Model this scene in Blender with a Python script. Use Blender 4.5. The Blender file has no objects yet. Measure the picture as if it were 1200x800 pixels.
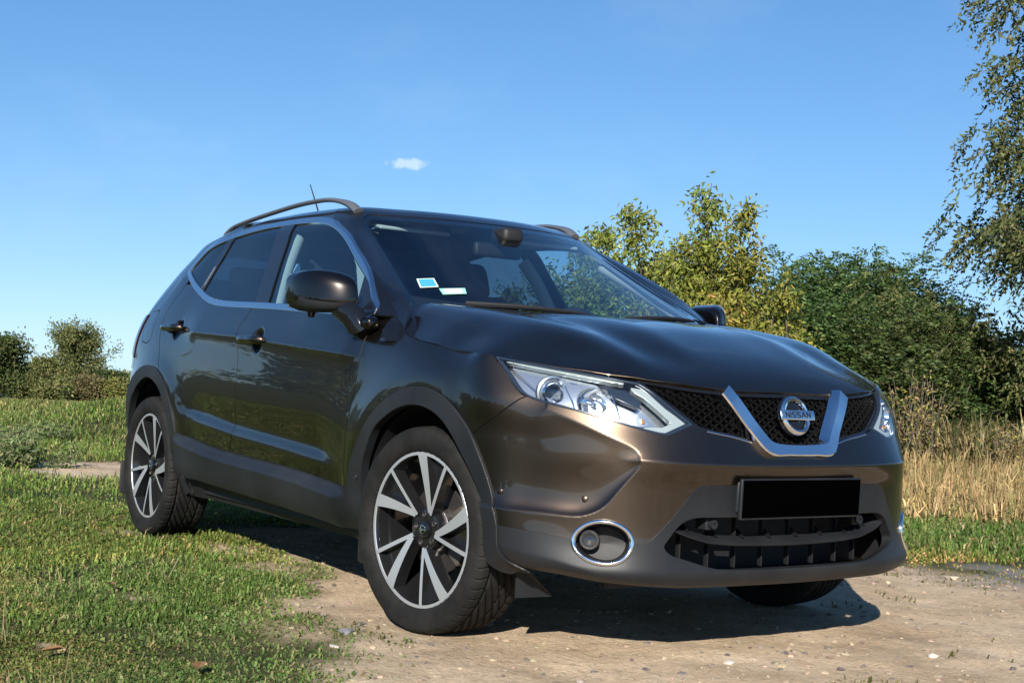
import bpy, math
import numpy as np
from mathutils import Matrix, Vector
SC = bpy.context.scene
COL = SC.collection
rng = np.random.default_rng(7)
R = math.radians
# ------------------------------------------------------------------ camera
CAM = np.array([3.851938, -3.138602, 0.854484, 2.546715, 0.025769, 0.044329, 1.573315])
def set_camera():
    yaw, pitch, roll = CAM[3:6]
    fw = np.array([np.cos(pitch)*np.cos(yaw), np.cos(pitch)*np.sin(yaw), np.sin(pitch)])
    r0 = np.array([np.sin(yaw), -np.cos(yaw), 0]); u0 = np.cross(r0, fw)
    rt = np.cos(roll)*r0+np.sin(roll)*u0; up = -np.sin(roll)*r0+np.cos(roll)*u0
    cd = bpy.data.cameras.new('camera'); co = bpy.data.objects.new('camera', cd); COL.objects.link(co)
    co.matrix_world = Matrix(((rt[0],up[0],-fw[0],CAM[0]),(rt[1],up[1],-fw[1],CAM[1]),(rt[2],up[2],-fw[2],CAM[2]),(0,0,0,1)))
    cd.lens = CAM[6]*1000/1200*36; cd.sensor_width = 36; cd.clip_end = 3000; cd.clip_start = .05
    SC.camera = co
set_camera()
# ------------------------------------------------------------------ sky and sun
SUN_DIR = Vector((1.45, -1.30, 1.0)).normalized()          # towards the sun
SUN_EL = math.asin(SUN_DIR.z); SUN_AZ = math.atan2(SUN_DIR.x, SUN_DIR.y)
def set_world():
    w = bpy.data.worlds.new('World'); SC.world = w; w.use_nodes = True
    nt = w.node_tree; N = nt.nodes; L = nt.links
    bg = N['Background']
    sk = N.new('ShaderNodeTexSky'); sk.sky_type = 'NISHITA'; sk.sun_disc = False
    sk.sun_elevation = SUN_EL; sk.sun_rotation = SUN_AZ; sk.altitude = 3000
    sk.air_density = 1.0; sk.dust_density = 0.; sk.ozone_density = 5.0
    hs = N.new('ShaderNodeHueSaturation'); hs.inputs['Saturation'].default_value = 1.10
    L.new(sk.outputs[0], hs.inputs['Color'])
    # soft shoulder: the camera's own roll-off of the bright band near the horizon
    def vm(op, a, b):
        n = N.new('ShaderNodeVectorMath'); n.operation = op
        for k, v in enumerate((a, b)):
            if isinstance(v, tuple): n.inputs[k].default_value = v
            else: L.new(v, n.inputs[k])
        return n.outputs[0]
    KS = (5.4, 8.4, 11.5)
    shoulder = vm('DIVIDE', hs.outputs[0], vm('ADD', vm('DIVIDE', hs.outputs[0], (KS[0],KS[1],KS[2])), (1,1,1)))
    # one small fair-weather cloud, fixed in the sky
    tc = N.new('ShaderNodeTexCoord')
    def dirv(px, py):
        yaw, pitch, roll = CAM[3:6]; fw = np.array([np.cos(pitch)*np.cos(yaw), np.cos(pitch)*np.sin(yaw), np.sin(pitch)]); r0 = np.array([np.sin(yaw), -np.cos(yaw), 0]); u0 = np.cross(r0, fw)
        rt = np.cos(roll)*r0+np.sin(roll)*u0; up = -np.sin(roll)*r0+np.cos(roll)*u0; f = CAM[6]*1000
        d = fw+rt*(px-600)/f-up*(py-400)/f; return d/np.linalg.norm(d)
    cdir = dirv(479, 192); east = np.cross(cdir, (0,0,1)); east /= np.linalg.norm(east); north = np.cross(east, cdir)
    def dot(v):
        n = N.new('ShaderNodeVectorMath'); n.operation = 'DOT_PRODUCT'; L.new(tc.outputs['Generated'], n.inputs[0]); n.inputs[1].default_value = tuple(v); return n.outputs['Value']
    def mt(op, a, b=0.):
        n = N.new('ShaderNodeMath'); n.operation = op
        for k, v in enumerate((a, b)):
            if isinstance(v, (int, float)): n.inputs[k].default_value = v
            else: L.new(v, n.inputs[k])
        return n.outputs[0]
    u = mt('DIVIDE', dot(east), .0190); v = mt('DIVIDE', dot(north), .0048)
    nz = N.new('ShaderNodeTexNoise'); nz.inputs['Scale'].default_value = 120; nz.inputs['Detail'].default_value = 6; L.new(tc.outputs['Generated'], nz.inputs['Vector'])
    rad = mt('ADD', mt('ADD', mt('MULTIPLY', u, u), mt('MULTIPLY', v, v)), mt('MULTIPLY', mt('SUBTRACT', nz.outputs['Fac'], .5), 2.6))
    mr = N.new('ShaderNodeMapRange'); mr.interpolation_type = 'SMOOTHSTEP'; mr.inputs['From Min'].default_value = 1.1; mr.inputs['From Max'].default_value = .1; L.new(rad, mr.inputs['Value'])
    front = mt('GREATER_THAN', dot(cdir), .9)
    fac = mt('MULTIPLY', mt('MULTIPLY', mr.outputs[0], front), .36)
    # thin uneven haze
    mp = N.new('ShaderNodeMapping'); mp.inputs['Scale'].default_value = (2.2, 5.5, 9.0); mp.inputs['Rotation'].default_value = (.2, .1, .6); L.new(tc.outputs['Generated'], mp.inputs['Vector'])
    hz = N.new('ShaderNodeTexNoise'); hz.inputs['Scale'].default_value = 1.6; hz.inputs['Detail'].default_value = 7; hz.inputs['Roughness'].default_value = .6; L.new(mp.outputs[0], hz.inputs['Vector'])
    hm = N.new('ShaderNodeMapRange'); hm.interpolation_type = 'SMOOTHSTEP'; hm.inputs['From Min'].default_value = .46; hm.inputs['From Max'].default_value = .80; hm.inputs['To Max'].default_value = .07; L.new(hz.outputs['Fac'], hm.inputs['Value'])
    hx_ = N.new('ShaderNodeMix'); hx_.data_type = 'RGBA'; L.new(hm.outputs[0], hx_.inputs[0]); L.new(shoulder, hx_.inputs[6]); hx_.inputs[7].default_value = (3.9, 4.6, 5.6, 1); shoulder = hx_.outputs[2]
    mx = N.new('ShaderNodeMix'); mx.data_type = 'RGBA'; L.new(fac, mx.inputs[0]); L.new(shoulder, mx.inputs[6]); mx.inputs[7].default_value = (5.6, 5.9, 6.4, 1)
    L.new(mx.outputs[2], bg.inputs[0]); bg.inputs[1].default_value = .119
    su = bpy.data.lights.new('sun', 'SUN'); su.energy = 5.0; su.angle = R(.55); su.color = (1,.94,.85)
    so = bpy.data.objects.new('sun', su); COL.objects.link(so)
    so.rotation_euler = SUN_DIR.to_track_quat('Z', 'Y').to_euler()
set_world()
SC.view_settings.view_transform = 'Standard'; SC.view_settings.look = 'None'
SC.view_settings.exposure = 0.85; SC.view_settings.gamma = 1.0
# ------------------------------------------------------------------ helpers
def tag(o, label=None, cat=None, group=None, kind=None):
    if label: o['label'] = label
    if cat: o['category'] = cat
    if group: o['group'] = group
    if kind: o['kind'] = kind
    return o
def empty(name, loc=(0,0,0), rz=0.):
    o = bpy.data.objects.new(name, None); COL.objects.link(o); o.location = loc; o.rotation_euler = (0,0,rz)
    o.empty_display_size = .2
    return o
def mk(name, V, F, mat, parent=None, N=None, smooth=True, mats=None, mi=None):
    V = np.asarray(V, float)
    me = bpy.data.meshes.new(name)
    if isinstance(F, np.ndarray):
        k = F.shape[1]
        me.vertices.add(len(V)); me.vertices.foreach_set('co', V.astype(np.float32).ravel())
        me.loops.add(F.size); me.loops.foreach_set('vertex_index', F.astype(np.int32).ravel())
        me.polygons.add(len(F)); me.polygons.foreach_set('loop_start', np.arange(0, F.size, k, dtype=np.int32))
        me.polygons.foreach_set('loop_total', np.full(len(F), k, dtype=np.int32))
        me.update(calc_edges=True); me.validate()
    else:
        me.from_pydata(V.tolist(), [], F); me.update()
    me.polygons.foreach_set('use_smooth', [bool(smooth)]*len(me.polygons))
    if mi is not None: me.polygons.foreach_set('material_index', np.asarray(mi, np.int32))
    for m in (mats or [mat]): me.materials.append(m)
    if N is not None and len(me.vertices) == len(N):
        me.normals_split_custom_set_from_vertices([tuple(n) for n in N])
    o = bpy.data.objects.new(name, me); COL.objects.link(o)
    if parent is not None: o.parent = parent
    return o
class MB:
    """collects simple solids into one mesh"""
    def __init__(s): s.V=[]; s.F=[]
    def add(s, V, F):
        k=len(s.V); s.V+= [tuple(map(float,v)) for v in V]; s.F+=[tuple(int(i)+k for i in f) for f in F]; return s
    def box(s, c, d, rot=None):
        c=np.array(c,float); h=np.array(d,float)/2
        P=np.array([(x,y,z) for x in (-1,1) for y in (-1,1) for z in (-1,1)])*h
        if rot is not None: P=P@np.array(rot).T
        return s.add(P+c,[(0,1,3,2),(4,6,7,5),(0,4,5,1),(2,3,7,6),(0,2,6,4),(1,5,7,3)])
    def rbox(s, c, d, r=.01, rot=None, seg=3):
        """rounded box: superellipsoid-free, bevelled via sphere corners"""
        h=np.array(d,float)/2; r=min(r, h.min()*.98); n=4*(seg+1)
        V=[];F=[]
        phis=[-math.pi/2+math.pi/2*i/seg for i in range(seg+1)]
        ring=[]
        rows=[(p,-1) for p in phis]+[(-p,1) for p in reversed(phis)]
        for p,sz in rows:
            for q in range(4):
                sx=(1,-1,-1,1)[q]; sy=(1,1,-1,-1)[q]
                for i in range(seg+1):
                    t=math.pi/2*q+math.pi/2*i/seg
                    V.append((sx*(h[0]-r)+r*math.cos(p)*math.cos(t), sy*(h[1]-r)+r*math.cos(p)*math.sin(t), sz*(h[2]-r)+r*(math.sin(p))))
        m=len(rows)
        for j in range(m-1):
            for i in range(n): F.append((j*n+i, j*n+(i+1)%n, (j+1)*n+(i+1)%n, (j+1)*n+i))
        F.append(tuple(reversed(range(n)))); F.append(tuple((m-1)*n+i for i in range(n)))
        P=np.array(V)
        if rot is not None: P=P@np.array(rot).T
        return s.add(P+np.array(c,float),F)
    def tube(s, pts, rad, n=10, cap=True, sx=1., up=(0,0,1)):
        pts=np.array(pts,float); rad=np.broadcast_to(np.asarray(rad,float),(len(pts),))
        T=np.gradient(pts,axis=0); T/=np.linalg.norm(T,axis=1,keepdims=True)+1e-12
        V=[];F=[]; up=np.array(up,float)
        a0=np.cross(T[0],up); 
        if np.linalg.norm(a0)<1e-3: a0=np.cross(T[0],(1,0,.1))
        for i,(p,t,r) in enumerate(zip(pts,T,rad)):
            a0=a0-(a0@t)*t; a0/=np.linalg.norm(a0)+1e-12; b=np.cross(t,a0)
            for k in range(n):
                th=2*math.pi*k/n; V.append(p+r*(sx*math.cos(th)*a0+math.sin(th)*b))
        for i in range(len(pts)-1):
            for k in range(n): F.append((i*n+k,i*n+(k+1)%n,(i+1)*n+(k+1)%n,(i+1)*n+k))
        if cap: F.append(tuple(reversed(range(n)))); F.append(tuple((len(pts)-1)*n+k for k in range(n)))
        return s.add(V,F)
    def lathe(s, prof, n=48, axis='y', c=(0,0,0), cap0=False, cap1=False):
        """prof: (radius, along-axis) list"""
        V=[];F=[];m=len(prof)
        for k in range(n):
            t=2*math.pi*k/n
            for r,h in prof:
                a,b=r*math.cos(t),r*math.sin(t)
                V.append({'y':(b,h,a),'x':(h,a,b),'z':(a,b,h)}[axis])
        for k in range(n):
            for j in range(m-1):
                F.append((k*m+j,((k+1)%n)*m+j,((k+1)%n)*m+j+1,k*m+j+1))
        if cap0: F.append(tuple(k*m for k in range(n))[::-1])
        if cap1: F.append(tuple(k*m+m-1 for k in range(n)))
        return s.add(np.array(V)+np.array(c,float),F)
    def prism(s, poly, f0, f1):
        """poly (n,2); f0,f1 map 2D->3D arrays"""
        n=len(poly); A=f0(np.array(poly)); B=f1(np.array(poly))
        return s.add(np.concatenate([A,B]),[tuple(range(n))[::-1],tuple(n+i for i in range(n))]+[(i,(i+1)%n,n+(i+1)%n,n+i) for i in range(n)])
    def build(s, name, mat, parent=None, smooth=True, auto=40):
        o=mk(name, s.V, s.F, mat, parent, smooth=smooth)
        if smooth and auto:
            me=o.data; me.set_sharp_from_angle(angle=R(auto))
        return o
# ------------------------------------------------------------------ materials
def mat(name, col=(.5,.5,.5), rough=.5, metal=0., coat=0., spec=.5, ior=None):
    m=bpy.data.materials.new(name); m.use_nodes=True; b=m.node_tree.nodes['Principled BSDF']
    b.inputs['Base Color'].default_value=(*col,1); b.inputs['Roughness'].default_value=rough
    b.inputs['Metallic'].default_value=metal; b.inputs['Coat Weight'].default_value=coat
    b.inputs['Coat Roughness'].default_value=.015; b.inputs['Specular IOR Level'].default_value=spec
    return m
def nodes(m): return m.node_tree.nodes, m.node_tree.links, m.node_tree.nodes['Principled BSDF']
def bump(m, scale, strength, dist=.002, detail=2, coord='Object'):
    N,L,b=nodes(m); tc=N.new('ShaderNodeTexCoord'); nz=N.new('ShaderNodeTexNoise'); nz.inputs['Scale'].default_value=scale; nz.inputs['Detail'].default_value=detail
    bp=N.new('ShaderNodeBump'); bp.inputs['Strength'].default_value=strength; bp.inputs['Distance'].default_value=dist
    L.new(tc.outputs[coord],nz.inputs['Vector']); L.new(nz.outputs['Fac'],bp.inputs['Height']); L.new(bp.outputs[0],b.inputs['Normal'])
    return m
def vary(m, scale, c0, c1, detail=4, lo=.35, hi=.65, rough=None):
    N,L,b=nodes(m); tc=N.new('ShaderNodeTexCoord'); nz=N.new('ShaderNodeTexNoise'); nz.inputs['Scale'].default_value=scale; nz.inputs['Detail'].default_value=detail
    rp=N.new('ShaderNodeValToRGB'); rp.color_ramp.elements[0].position=lo; rp.color_ramp.elements[1].position=hi
    rp.color_ramp.elements[0].color=(*c0,1); rp.color_ramp.elements[1].color=(*c1,1)
    L.new(tc.outputs['Object'],nz.inputs['Vector']); L.new(nz.outputs['Fac'],rp.inputs[0]); L.new(rp.outputs[0],b.inputs['Base Color'])
    if rough:
        mr=N.new('ShaderNodeMapRange'); mr.inputs['To Min'].default_value=rough[0]; mr.inputs['To Max'].default_value=rough[1]
        L.new(nz.outputs['Fac'],mr.inputs['Value']); L.new(mr.outputs[0],b.inputs['Roughness'])
    return m
def glassmat(name, tint, fres=1.5, rough=0.0, spec=1.0):
    m=bpy.data.materials.new(name); m.use_nodes=True; N=m.node_tree.nodes; L=m.node_tree.links
    N.remove(N['Principled BSDF']); out=N['Material Output']
    t=N.new('ShaderNodeBsdfTransparent'); t.inputs[0].default_value=(*tint,1)
    g=N.new('ShaderNodeBsdfGlossy'); g.inputs['Roughness'].default_value=rough; g.inputs[0].default_value=(spec,spec,spec,1)
    # Schlick reflectance, the same from both faces of the pane
    ge=N.new('ShaderNodeNewGeometry'); dt=N.new('ShaderNodeVectorMath'); dt.operation='DOT_PRODUCT'; L.new(ge.outputs['Normal'],dt.inputs[0]); L.new(ge.outputs['Incoming'],dt.inputs[1])
    def mth(op,a,b=None):
        n=N.new('ShaderNodeMath'); n.operation=op; n.use_clamp=(op=='SUBTRACT')
        for k,v in enumerate((a,b)):
            if v is None: continue
            if isinstance(v,(int,float)): n.inputs[k].default_value=v
            else: L.new(v,n.inputs[k])
        return n.outputs[0]
    r0=((fres-1)/(fres+1))**2
    f=mth('ADD',mth('MULTIPLY',mth('POWER',mth('SUBTRACT',1.0,mth('ABSOLUTE',dt.outputs['Value'])),5.0),1-r0),r0)
    mx=N.new('ShaderNodeMixShader'); L.new(f,mx.inputs[0]); L.new(t.outputs[0],mx.inputs[1]); L.new(g.outputs[0],mx.inputs[2]); L.new(mx.outputs[0],out.inputs[0])
    return m
M={}
M['paint']=mat('brown_metallic_paint',(.058,.0435,.0330),.40,1.0,1.0); M['paint'].node_tree.nodes['Principled BSDF'].inputs['Coat IOR'].default_value=1.5
def _flake():
    m=M['paint'];N,L,b=nodes(m)
    tc=N.new('ShaderNodeTexCoord'); v=N.new('ShaderNodeTexVoronoi'); v.inputs['Scale'].default_value=900
    bp=N.new('ShaderNodeBump'); bp.inputs['Strength'].default_value=.10; bp.inputs['Distance'].default_value=.001
    L.new(tc.outputs['Object'],v.inputs['Vector']); L.new(v.outputs['Distance'],bp.inputs['Height']); L.new(bp.outputs[0],b.inputs['Normal'])
    # a film of road dust makes the lacquer a little uneven low on the body
    nz=N.new('ShaderNodeTexNoise'); nz.inputs['Scale'].default_value=3.5; nz.inputs['Detail'].default_value=6
    mr=N.new('ShaderNodeMapRange'); mr.inputs['From Min'].default_value=.35; mr.inputs['From Max'].default_value=.75; mr.inputs['To Min'].default_value=.01; mr.inputs['To Max'].default_value=.05
    L.new(tc.outputs['Object'],nz.inputs['Vector']); L.new(nz.outputs['Fac'],mr.inputs['Value']); L.new(mr.outputs[0],b.inputs['Coat Roughness'])
    # coarse bright flake in a quarter of the pigment: a tighter glint towards the sun
    b2=N.new('ShaderNodeBsdfPrincipled')
    for k,v in (('Base Color',(.100,.073,.051,1)),('Metallic',1.),('Roughness',.27),('Coat Weight',1.),('Coat IOR',1.5)): b2.inputs[k].default_value=v
    L.new(bp.outputs[0],b2.inputs['Normal']); L.new(mr.outputs[0],b2.inputs['Coat Roughness'])
    mx=N.new('ShaderNodeMixShader'); mx.inputs[0].default_value=.26; L.new(b.outputs[0],mx.inputs[1]); L.new(b2.outputs[0],mx.inputs[2]); L.new(mx.outputs[0],N['Material Output'].inputs[0])
_flake()
M['darkenedpaint']=mat('body_paint_dark_reflection',(.012,.0095,.0080),.28,.85,1.0)  # body paint darkened: the dark reflections on the mirrors are put into the colour
M['plastic']=bump(mat('grained_black_plastic',(.040,.041,.043),.46,0,0,.30),260,.15,.001)
vary(M['plastic'],5,(.0095,.0105,.0125),(.0165,.018,.020))
M['black']=mat('soft_black',(.008,.008,.009),.6)
M['gloss']=mat('gloss_black',(.006,.006,.007),.10,0,.3)
M['satin']=mat('satin_black_mesh',(.010,.010,.011),.25)
M['chrome']=mat('chrome',(.86,.86,.86),.10,1)
M['trim']=mat('polished_trim',(.72,.73,.74),.16,1)
M['rail']=bump(mat('brushed_silver_rail',(.150,.158,.172),.36,.5),90,.05)
M['alloy']=bump(mat('machined_alloy',(.60,.62,.64),.38,.72),400,.03)
M['spokeblack']=mat('black_alloy',(.010,.010,.011),.16,0,.6)
M['rubber']=bump(vary(mat('tyre_rubber',(.02,.02,.02),.8,0,0,.25),14,(.0055,.0055,.0053),(.0125,.012,.0112)),120,.15)
M['disc']=mat('brake_disc',(.16,.15,.145),.42,.9)
M['rust']=mat('rusty_caliper',(.09,.075,.065),.65,.4)
M['glass']=glassmat('windscreen_glass',(.66,.79,.83),1.95)
M['sideglass']=glassmat('side_glass',(.54,.70,.76),1.95)
M['privacy']=glassmat('privacy_glass',(.13,.18,.21),1.95)
M['lens']=glassmat('lamp_lens',(.90,.93,.95),1.47)
M['reflector']=mat('lamp_reflector',(.85,.86,.88),.10,1)
M['lampwhite']=mat('lamp_white',(.36,.40,.39),.25,.2,.6)
M['lampblack']=mat('lamp_bezel',(.018,.026,.040),.22,0,.5)
M['silver']=mat('lamp_silver',(.72,.74,.77),.24,.9)
M['amber']=mat('amber_reflector',(.75,.35,.14),.2,.7)
M['redlens']=mat('red_lens',(.022,.004,.004),.15,0,.3)
M['clearlens']=glassmat('projector_glass',(.75,.80,.85),1.9)
M['cloth']=bump(mat('dark_seat_cloth',(.012,.012,.013),.85),150,.3)
M['dash']=bump(mat('dashboard_plastic',(.014,.014,.015),.6),120,.2)
M['lining']=bump(mat('pale_headliner',(.42,.42,.40),.85),200,.1)
M['plate']=mat('number_plate_black',(.0005,.0005,.0005),.9,0,0,0.)
M['stickerblue']=mat('blue_sticker',(.05,.30,.55),.4)
M['stickerwhite']=mat('white_sticker',(.72,.78,.78),.4)
M['stickergreen']=mat('green_sticker',(.25,.52,.45),.4)
# ---------- spline helpers ----------
def nspl(t, Y, q):
    """natural cubic spline through (t,Y) at q; Y may be (n,...)"""
    t=np.asarray(t,float);Y=np.asarray(Y,float);n=len(t)
    sh=Y.shape[1:];Y2=Y.reshape(n,-1);h=np.diff(t)
    A=np.zeros((n,n));r=np.zeros_like(Y2);A[0,0]=A[-1,-1]=1
    for i in range(1,n-1):
        A[i,i-1]=h[i-1];A[i,i]=2*(h[i-1]+h[i]);A[i,i+1]=h[i]
        r[i]=6*((Y2[i+1]-Y2[i])/h[i]-(Y2[i]-Y2[i-1])/h[i-1])
    M=np.linalg.solve(A,r);q=np.asarray(q,float)
    k=np.clip(np.searchsorted(t,q,side='right')-1,0,n-2)
    d=(q-t[k])[...,None];hh=h[k][...,None]
    a=Y2[k];b=(Y2[k+1]-Y2[k])/hh-hh*(2*M[k]+M[k+1])/6
    out=a+b*d+M[k]/2*d*d+(M[k+1]-M[k])/(6*hh)*d**3
    return out.reshape(q.shape+sh) if sh else out.reshape(q.shape)
def sstep(a,b,x):
    t=np.clip((x-a)/(b-a),0,1);return t*t*(3-2*t)
def curve(P,n=120,closed=False):
    """smooth curve (centripetal-ish chord spline) through points"""
    P=np.asarray(P,float)
    if closed:
        k=3;Q=np.concatenate([P[-k:],P,P[:k+1]])
    else: Q=P
    t=np.concatenate([[0],np.cumsum(np.linalg.norm(np.diff(Q,axis=0),axis=1)**.7+1e-9)])
    if closed: q=np.linspace(t[k],t[k+len(P)],n,endpoint=False)
    else: q=np.linspace(0,t[-1],n)
    return nspl(t,Q,q)
def segdist(pts,A,B):
    """min distance of pts to segments, chunked"""
    out=np.full(len(pts),1e9)
    for i in range(len(A)):
        d=B[i]-A[i];L=d@d+1e-18
        w=pts-A[i];t=np.clip((w@d)/L,0,1)
        e=w-t[:,None]*d
        np.minimum(out,np.einsum('ij,ij->i',e,e),out=out)
    return np.sqrt(out)
def polysdf(pts,poly):
    """signed distance, negative inside closed 2D polygon"""
    poly=np.asarray(poly,float);B=np.roll(poly,-1,axis=0)
    d=segdist(pts,poly,B);ins=np.zeros(len(pts),bool);x,y=pts[:,0],pts[:,1]
    for (x1,y1),(x2,y2) in zip(poly,B):
        c=((y1>y)!=(y2>y))
        if y1!=y2: ins^=c&(x<(x2-x1)*(y-y1)/(y2-y1)+x1)
    return np.where(ins,-d,d)
# ---------- shared side profile ----------
_YS=np.array([(.20,.775),(.25,.795),(.33,.842),(.42,.860),(.5,.873),(.56,.882),(.61,.8875),(.66,.8913),(.72,.8908),(.79,.8876),(.85,.8828),(.92,.8748),(1.0,.8575),(1.08,.832),(1.16,.799),(1.24,.764),(1.32,.728),(1.40,.691),(1.46,.660),(1.52,.62)])
def Ys(z): return nspl(_YS[:,0],_YS[:,1],z)
_XR=np.array([(.2,-2.9),(.92,-2.92),(1.0,-2.91),(1.08,-2.88),(1.16,-2.83),(1.24,-2.76),(1.32,-2.68),(1.40,-2.58),(1.46,-2.48),(1.52,-2.38)])
_XC=np.array([(.2,-3.38),(.4,-3.46),(.6,-3.47),(.8,-3.42),(1.0,-3.36),(1.08,-3.33),(1.16,-3.27),(1.24,-3.18),(1.32,-3.07),(1.40,-2.95),(1.46,-2.86),(1.52,-2.75)])
def rearpts(z):
    xr=np.interp(z,*_XR.T);xc=np.interp(z,*_XC.T);y=Ys(z)
    return [(xr,y-.012),(xr-.17,y-.045),(xr-.30,y-.13),(xr*.35+xc*.65-.03,y*.62),(xc-.0,y*.33),(xc,0.)]
# ---------- lower body wrap  L(a,z) ----------
_LZ=[.20,.25,.28,.33,.42,.50,.56,.61,.66,.72,.79,.85,.92,1.0,1.08,1.16,1.24,1.32]
_LF={ # front stations (x,Y) : 0,.2,.4,..corner.., arch front
.20:[(.80,0),(.797,.2),(.782,.38),(.755,.5),(.712,.59),(.65,.67),(.565,.745),(.48,.79),(.40,.80)],
.25:[(.850,0),(.846,.2),(.832,.4),(.805,.52),(.765,.605),(.70,.688),(.61,.765),(.515,.818),(.43,.832)],
.28:[(.868,0),(.864,.2),(.850,.4),(.824,.52),(.784,.61),(.716,.697),(.622,.778),(.522,.832),(.435,.852)],
.33:[(.862,0),(.858,.2),(.842,.4),(.812,.53),(.768,.62),(.70,.698),(.61,.78),(.515,.836),(.435,.860)],
.42:[(.852,0),(.848,.2),(.833,.4),(.80,.53),(.757,.615),(.69,.692),(.602,.768),(.512,.83),(.435,.863)],
.50:[(.856,0),(.852,.2),(.837,.4),(.803,.53),(.758,.615),(.69,.692),(.603,.766),(.515,.825),(.432,.867)],
.56:[(.862,0),(.858,.2),(.843,.4),(.809,.53),(.763,.612),(.694,.69),(.606,.765),(.518,.823),(.428,.869)],
.61:[(.869,0),(.865,.2),(.850,.4),(.815,.53),(.767,.61),(.697,.69),(.608,.765),(.518,.823),(.425,.871)],
.66:[(.853,0),(.849,.2),(.833,.4),(.798,.53),(.754,.61),(.687,.69),(.603,.763),(.515,.822),(.422,.873)],
.72:[(.826,0),(.822,.2),(.806,.4),(.772,.53),(.729,.61),(.668,.685),(.591,.757),(.508,.818),(.416,.873)],
.79:[(.803,0),(.799,.2),(.782,.4),(.748,.53),(.706,.605),(.648,.675),(.575,.745),(.495,.805),(.405,.868)],
.85:[(.775,0),(.770,.2),(.752,.4),(.715,.52),(.668,.60),(.607,.672),(.538,.737),(.465,.793),(.385,.852)],
.92:[(.720,0),(.715,.2),(.697,.39),(.655,.50),(.605,.59),(.545,.662),(.480,.725),(.412,.780),(.34,.838)],
}
def _lfront(z):
    if z in _LF: return _LF[z]
    k=(z-.92)
    return [(x-k*.9,y-k*(.25 if i<8 else .25)) for i,(x,y) in enumerate(_LF[.92])]
_SX=[.22,0.,-.3,-.7,-1.1,-1.5,-1.9,-2.3,-2.62]
_L=[]
for z in _LZ:
    row=list(_lfront(z))
    for i,x in enumerate(_SX):
        y=Ys(z)
        if z>.85: y-= np.interp(x,[-.42,-.36,-.26,-.15,0,.26],[0,.15,1.35,3.0,3.1,6.5])*min(z-.85,.25)**2
        if i==0: y-=.004
        row.append((x,float(y)))
    row+=[(float(a),float(b)) for a,b in rearpts(z)]
    _L.append(row)
_L=np.array(_L) # (nz,ns,2)
_k=_LZ.index(.61)
_LS=np.concatenate([[0],np.cumsum(np.linalg.norm(np.diff(_L[_k],axis=0),axis=1))])
LMAX=_LS[-1]
def _mir(L):
    a=L[:,1:4][:,::-1]*np.array([1,-1]);b=L[:,-4:-1][:,::-1]*np.array([1,-1])
    return np.concatenate([a,L,b],1)
_LSm=np.concatenate([-_LS[1:4][::-1],_LS,2*LMAX-_LS[-4:-1][::-1]])
def Lbase(a,z):
    """a (na,), z (nz,) -> grid points (nz,na,3), Y positive"""
    Q=_mir(_L)
    R=nspl(_LSm,Q.transpose(1,0,2),a)        # (na,nlev,2)
    R=nspl(_LZ,R.transpose(1,0,2),z)         # (nz,na,2)
    return np.concatenate([R,np.broadcast_to(z[:,None,None],R.shape[:2]+(1,))],-1)
def gridnormals(P):
    du=np.gradient(P,axis=1);dv=np.gradient(P,axis=0)
    n=np.cross(du,dv);n/=np.linalg.norm(n,axis=-1,keepdims=True)+1e-12
    return n
# feature curves for displacement
_CREASE=np.array([(-3.2,1.03),(-2.6,1.01),(-2.14,.99),(-1.62,.97),(-1.3,.95),(-.82,.92),(-.49,.90),(0,.87),(.5,.85)])
_SCULPT=np.array([(-2.6,.70),(-2.08,.645),(-1.58,.60),(-1.02,.57),(-.79,.555),(-.62,.535),(0,.5)])
SCOOP=None # set from (a,z) below
_scoop_xyz=[(.565,.785,.760),(.64,.705,.722),(.738,.618,.672),(.765,.592,.654),(.780,.581,.630),(.778,.587,.600),(.763,.607,.567),(.742,.64,.52),(.72,.668,.480),(.685,.70,.455),(.652,.725,.447),(.60,.775,.449),(.50,.835,.452),(.43,.862,.455)]
def a_of(x,Y,z):
    a=np.linspace(0,LMAX*.5,4000);P=Lbase(a,np.array([z]))[0]
    return a[np.argmin((P[:,0]-x)**2+(P[:,1]-Y)**2)]
SCOOP=curve([(a_of(x,y,z),z) for x,y,z in _scoop_xyz],80)
def archd(x,z,x0,r):  # distance from arch circle-ish
    return np.hypot(x-x0,(z-.335))-r
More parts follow.
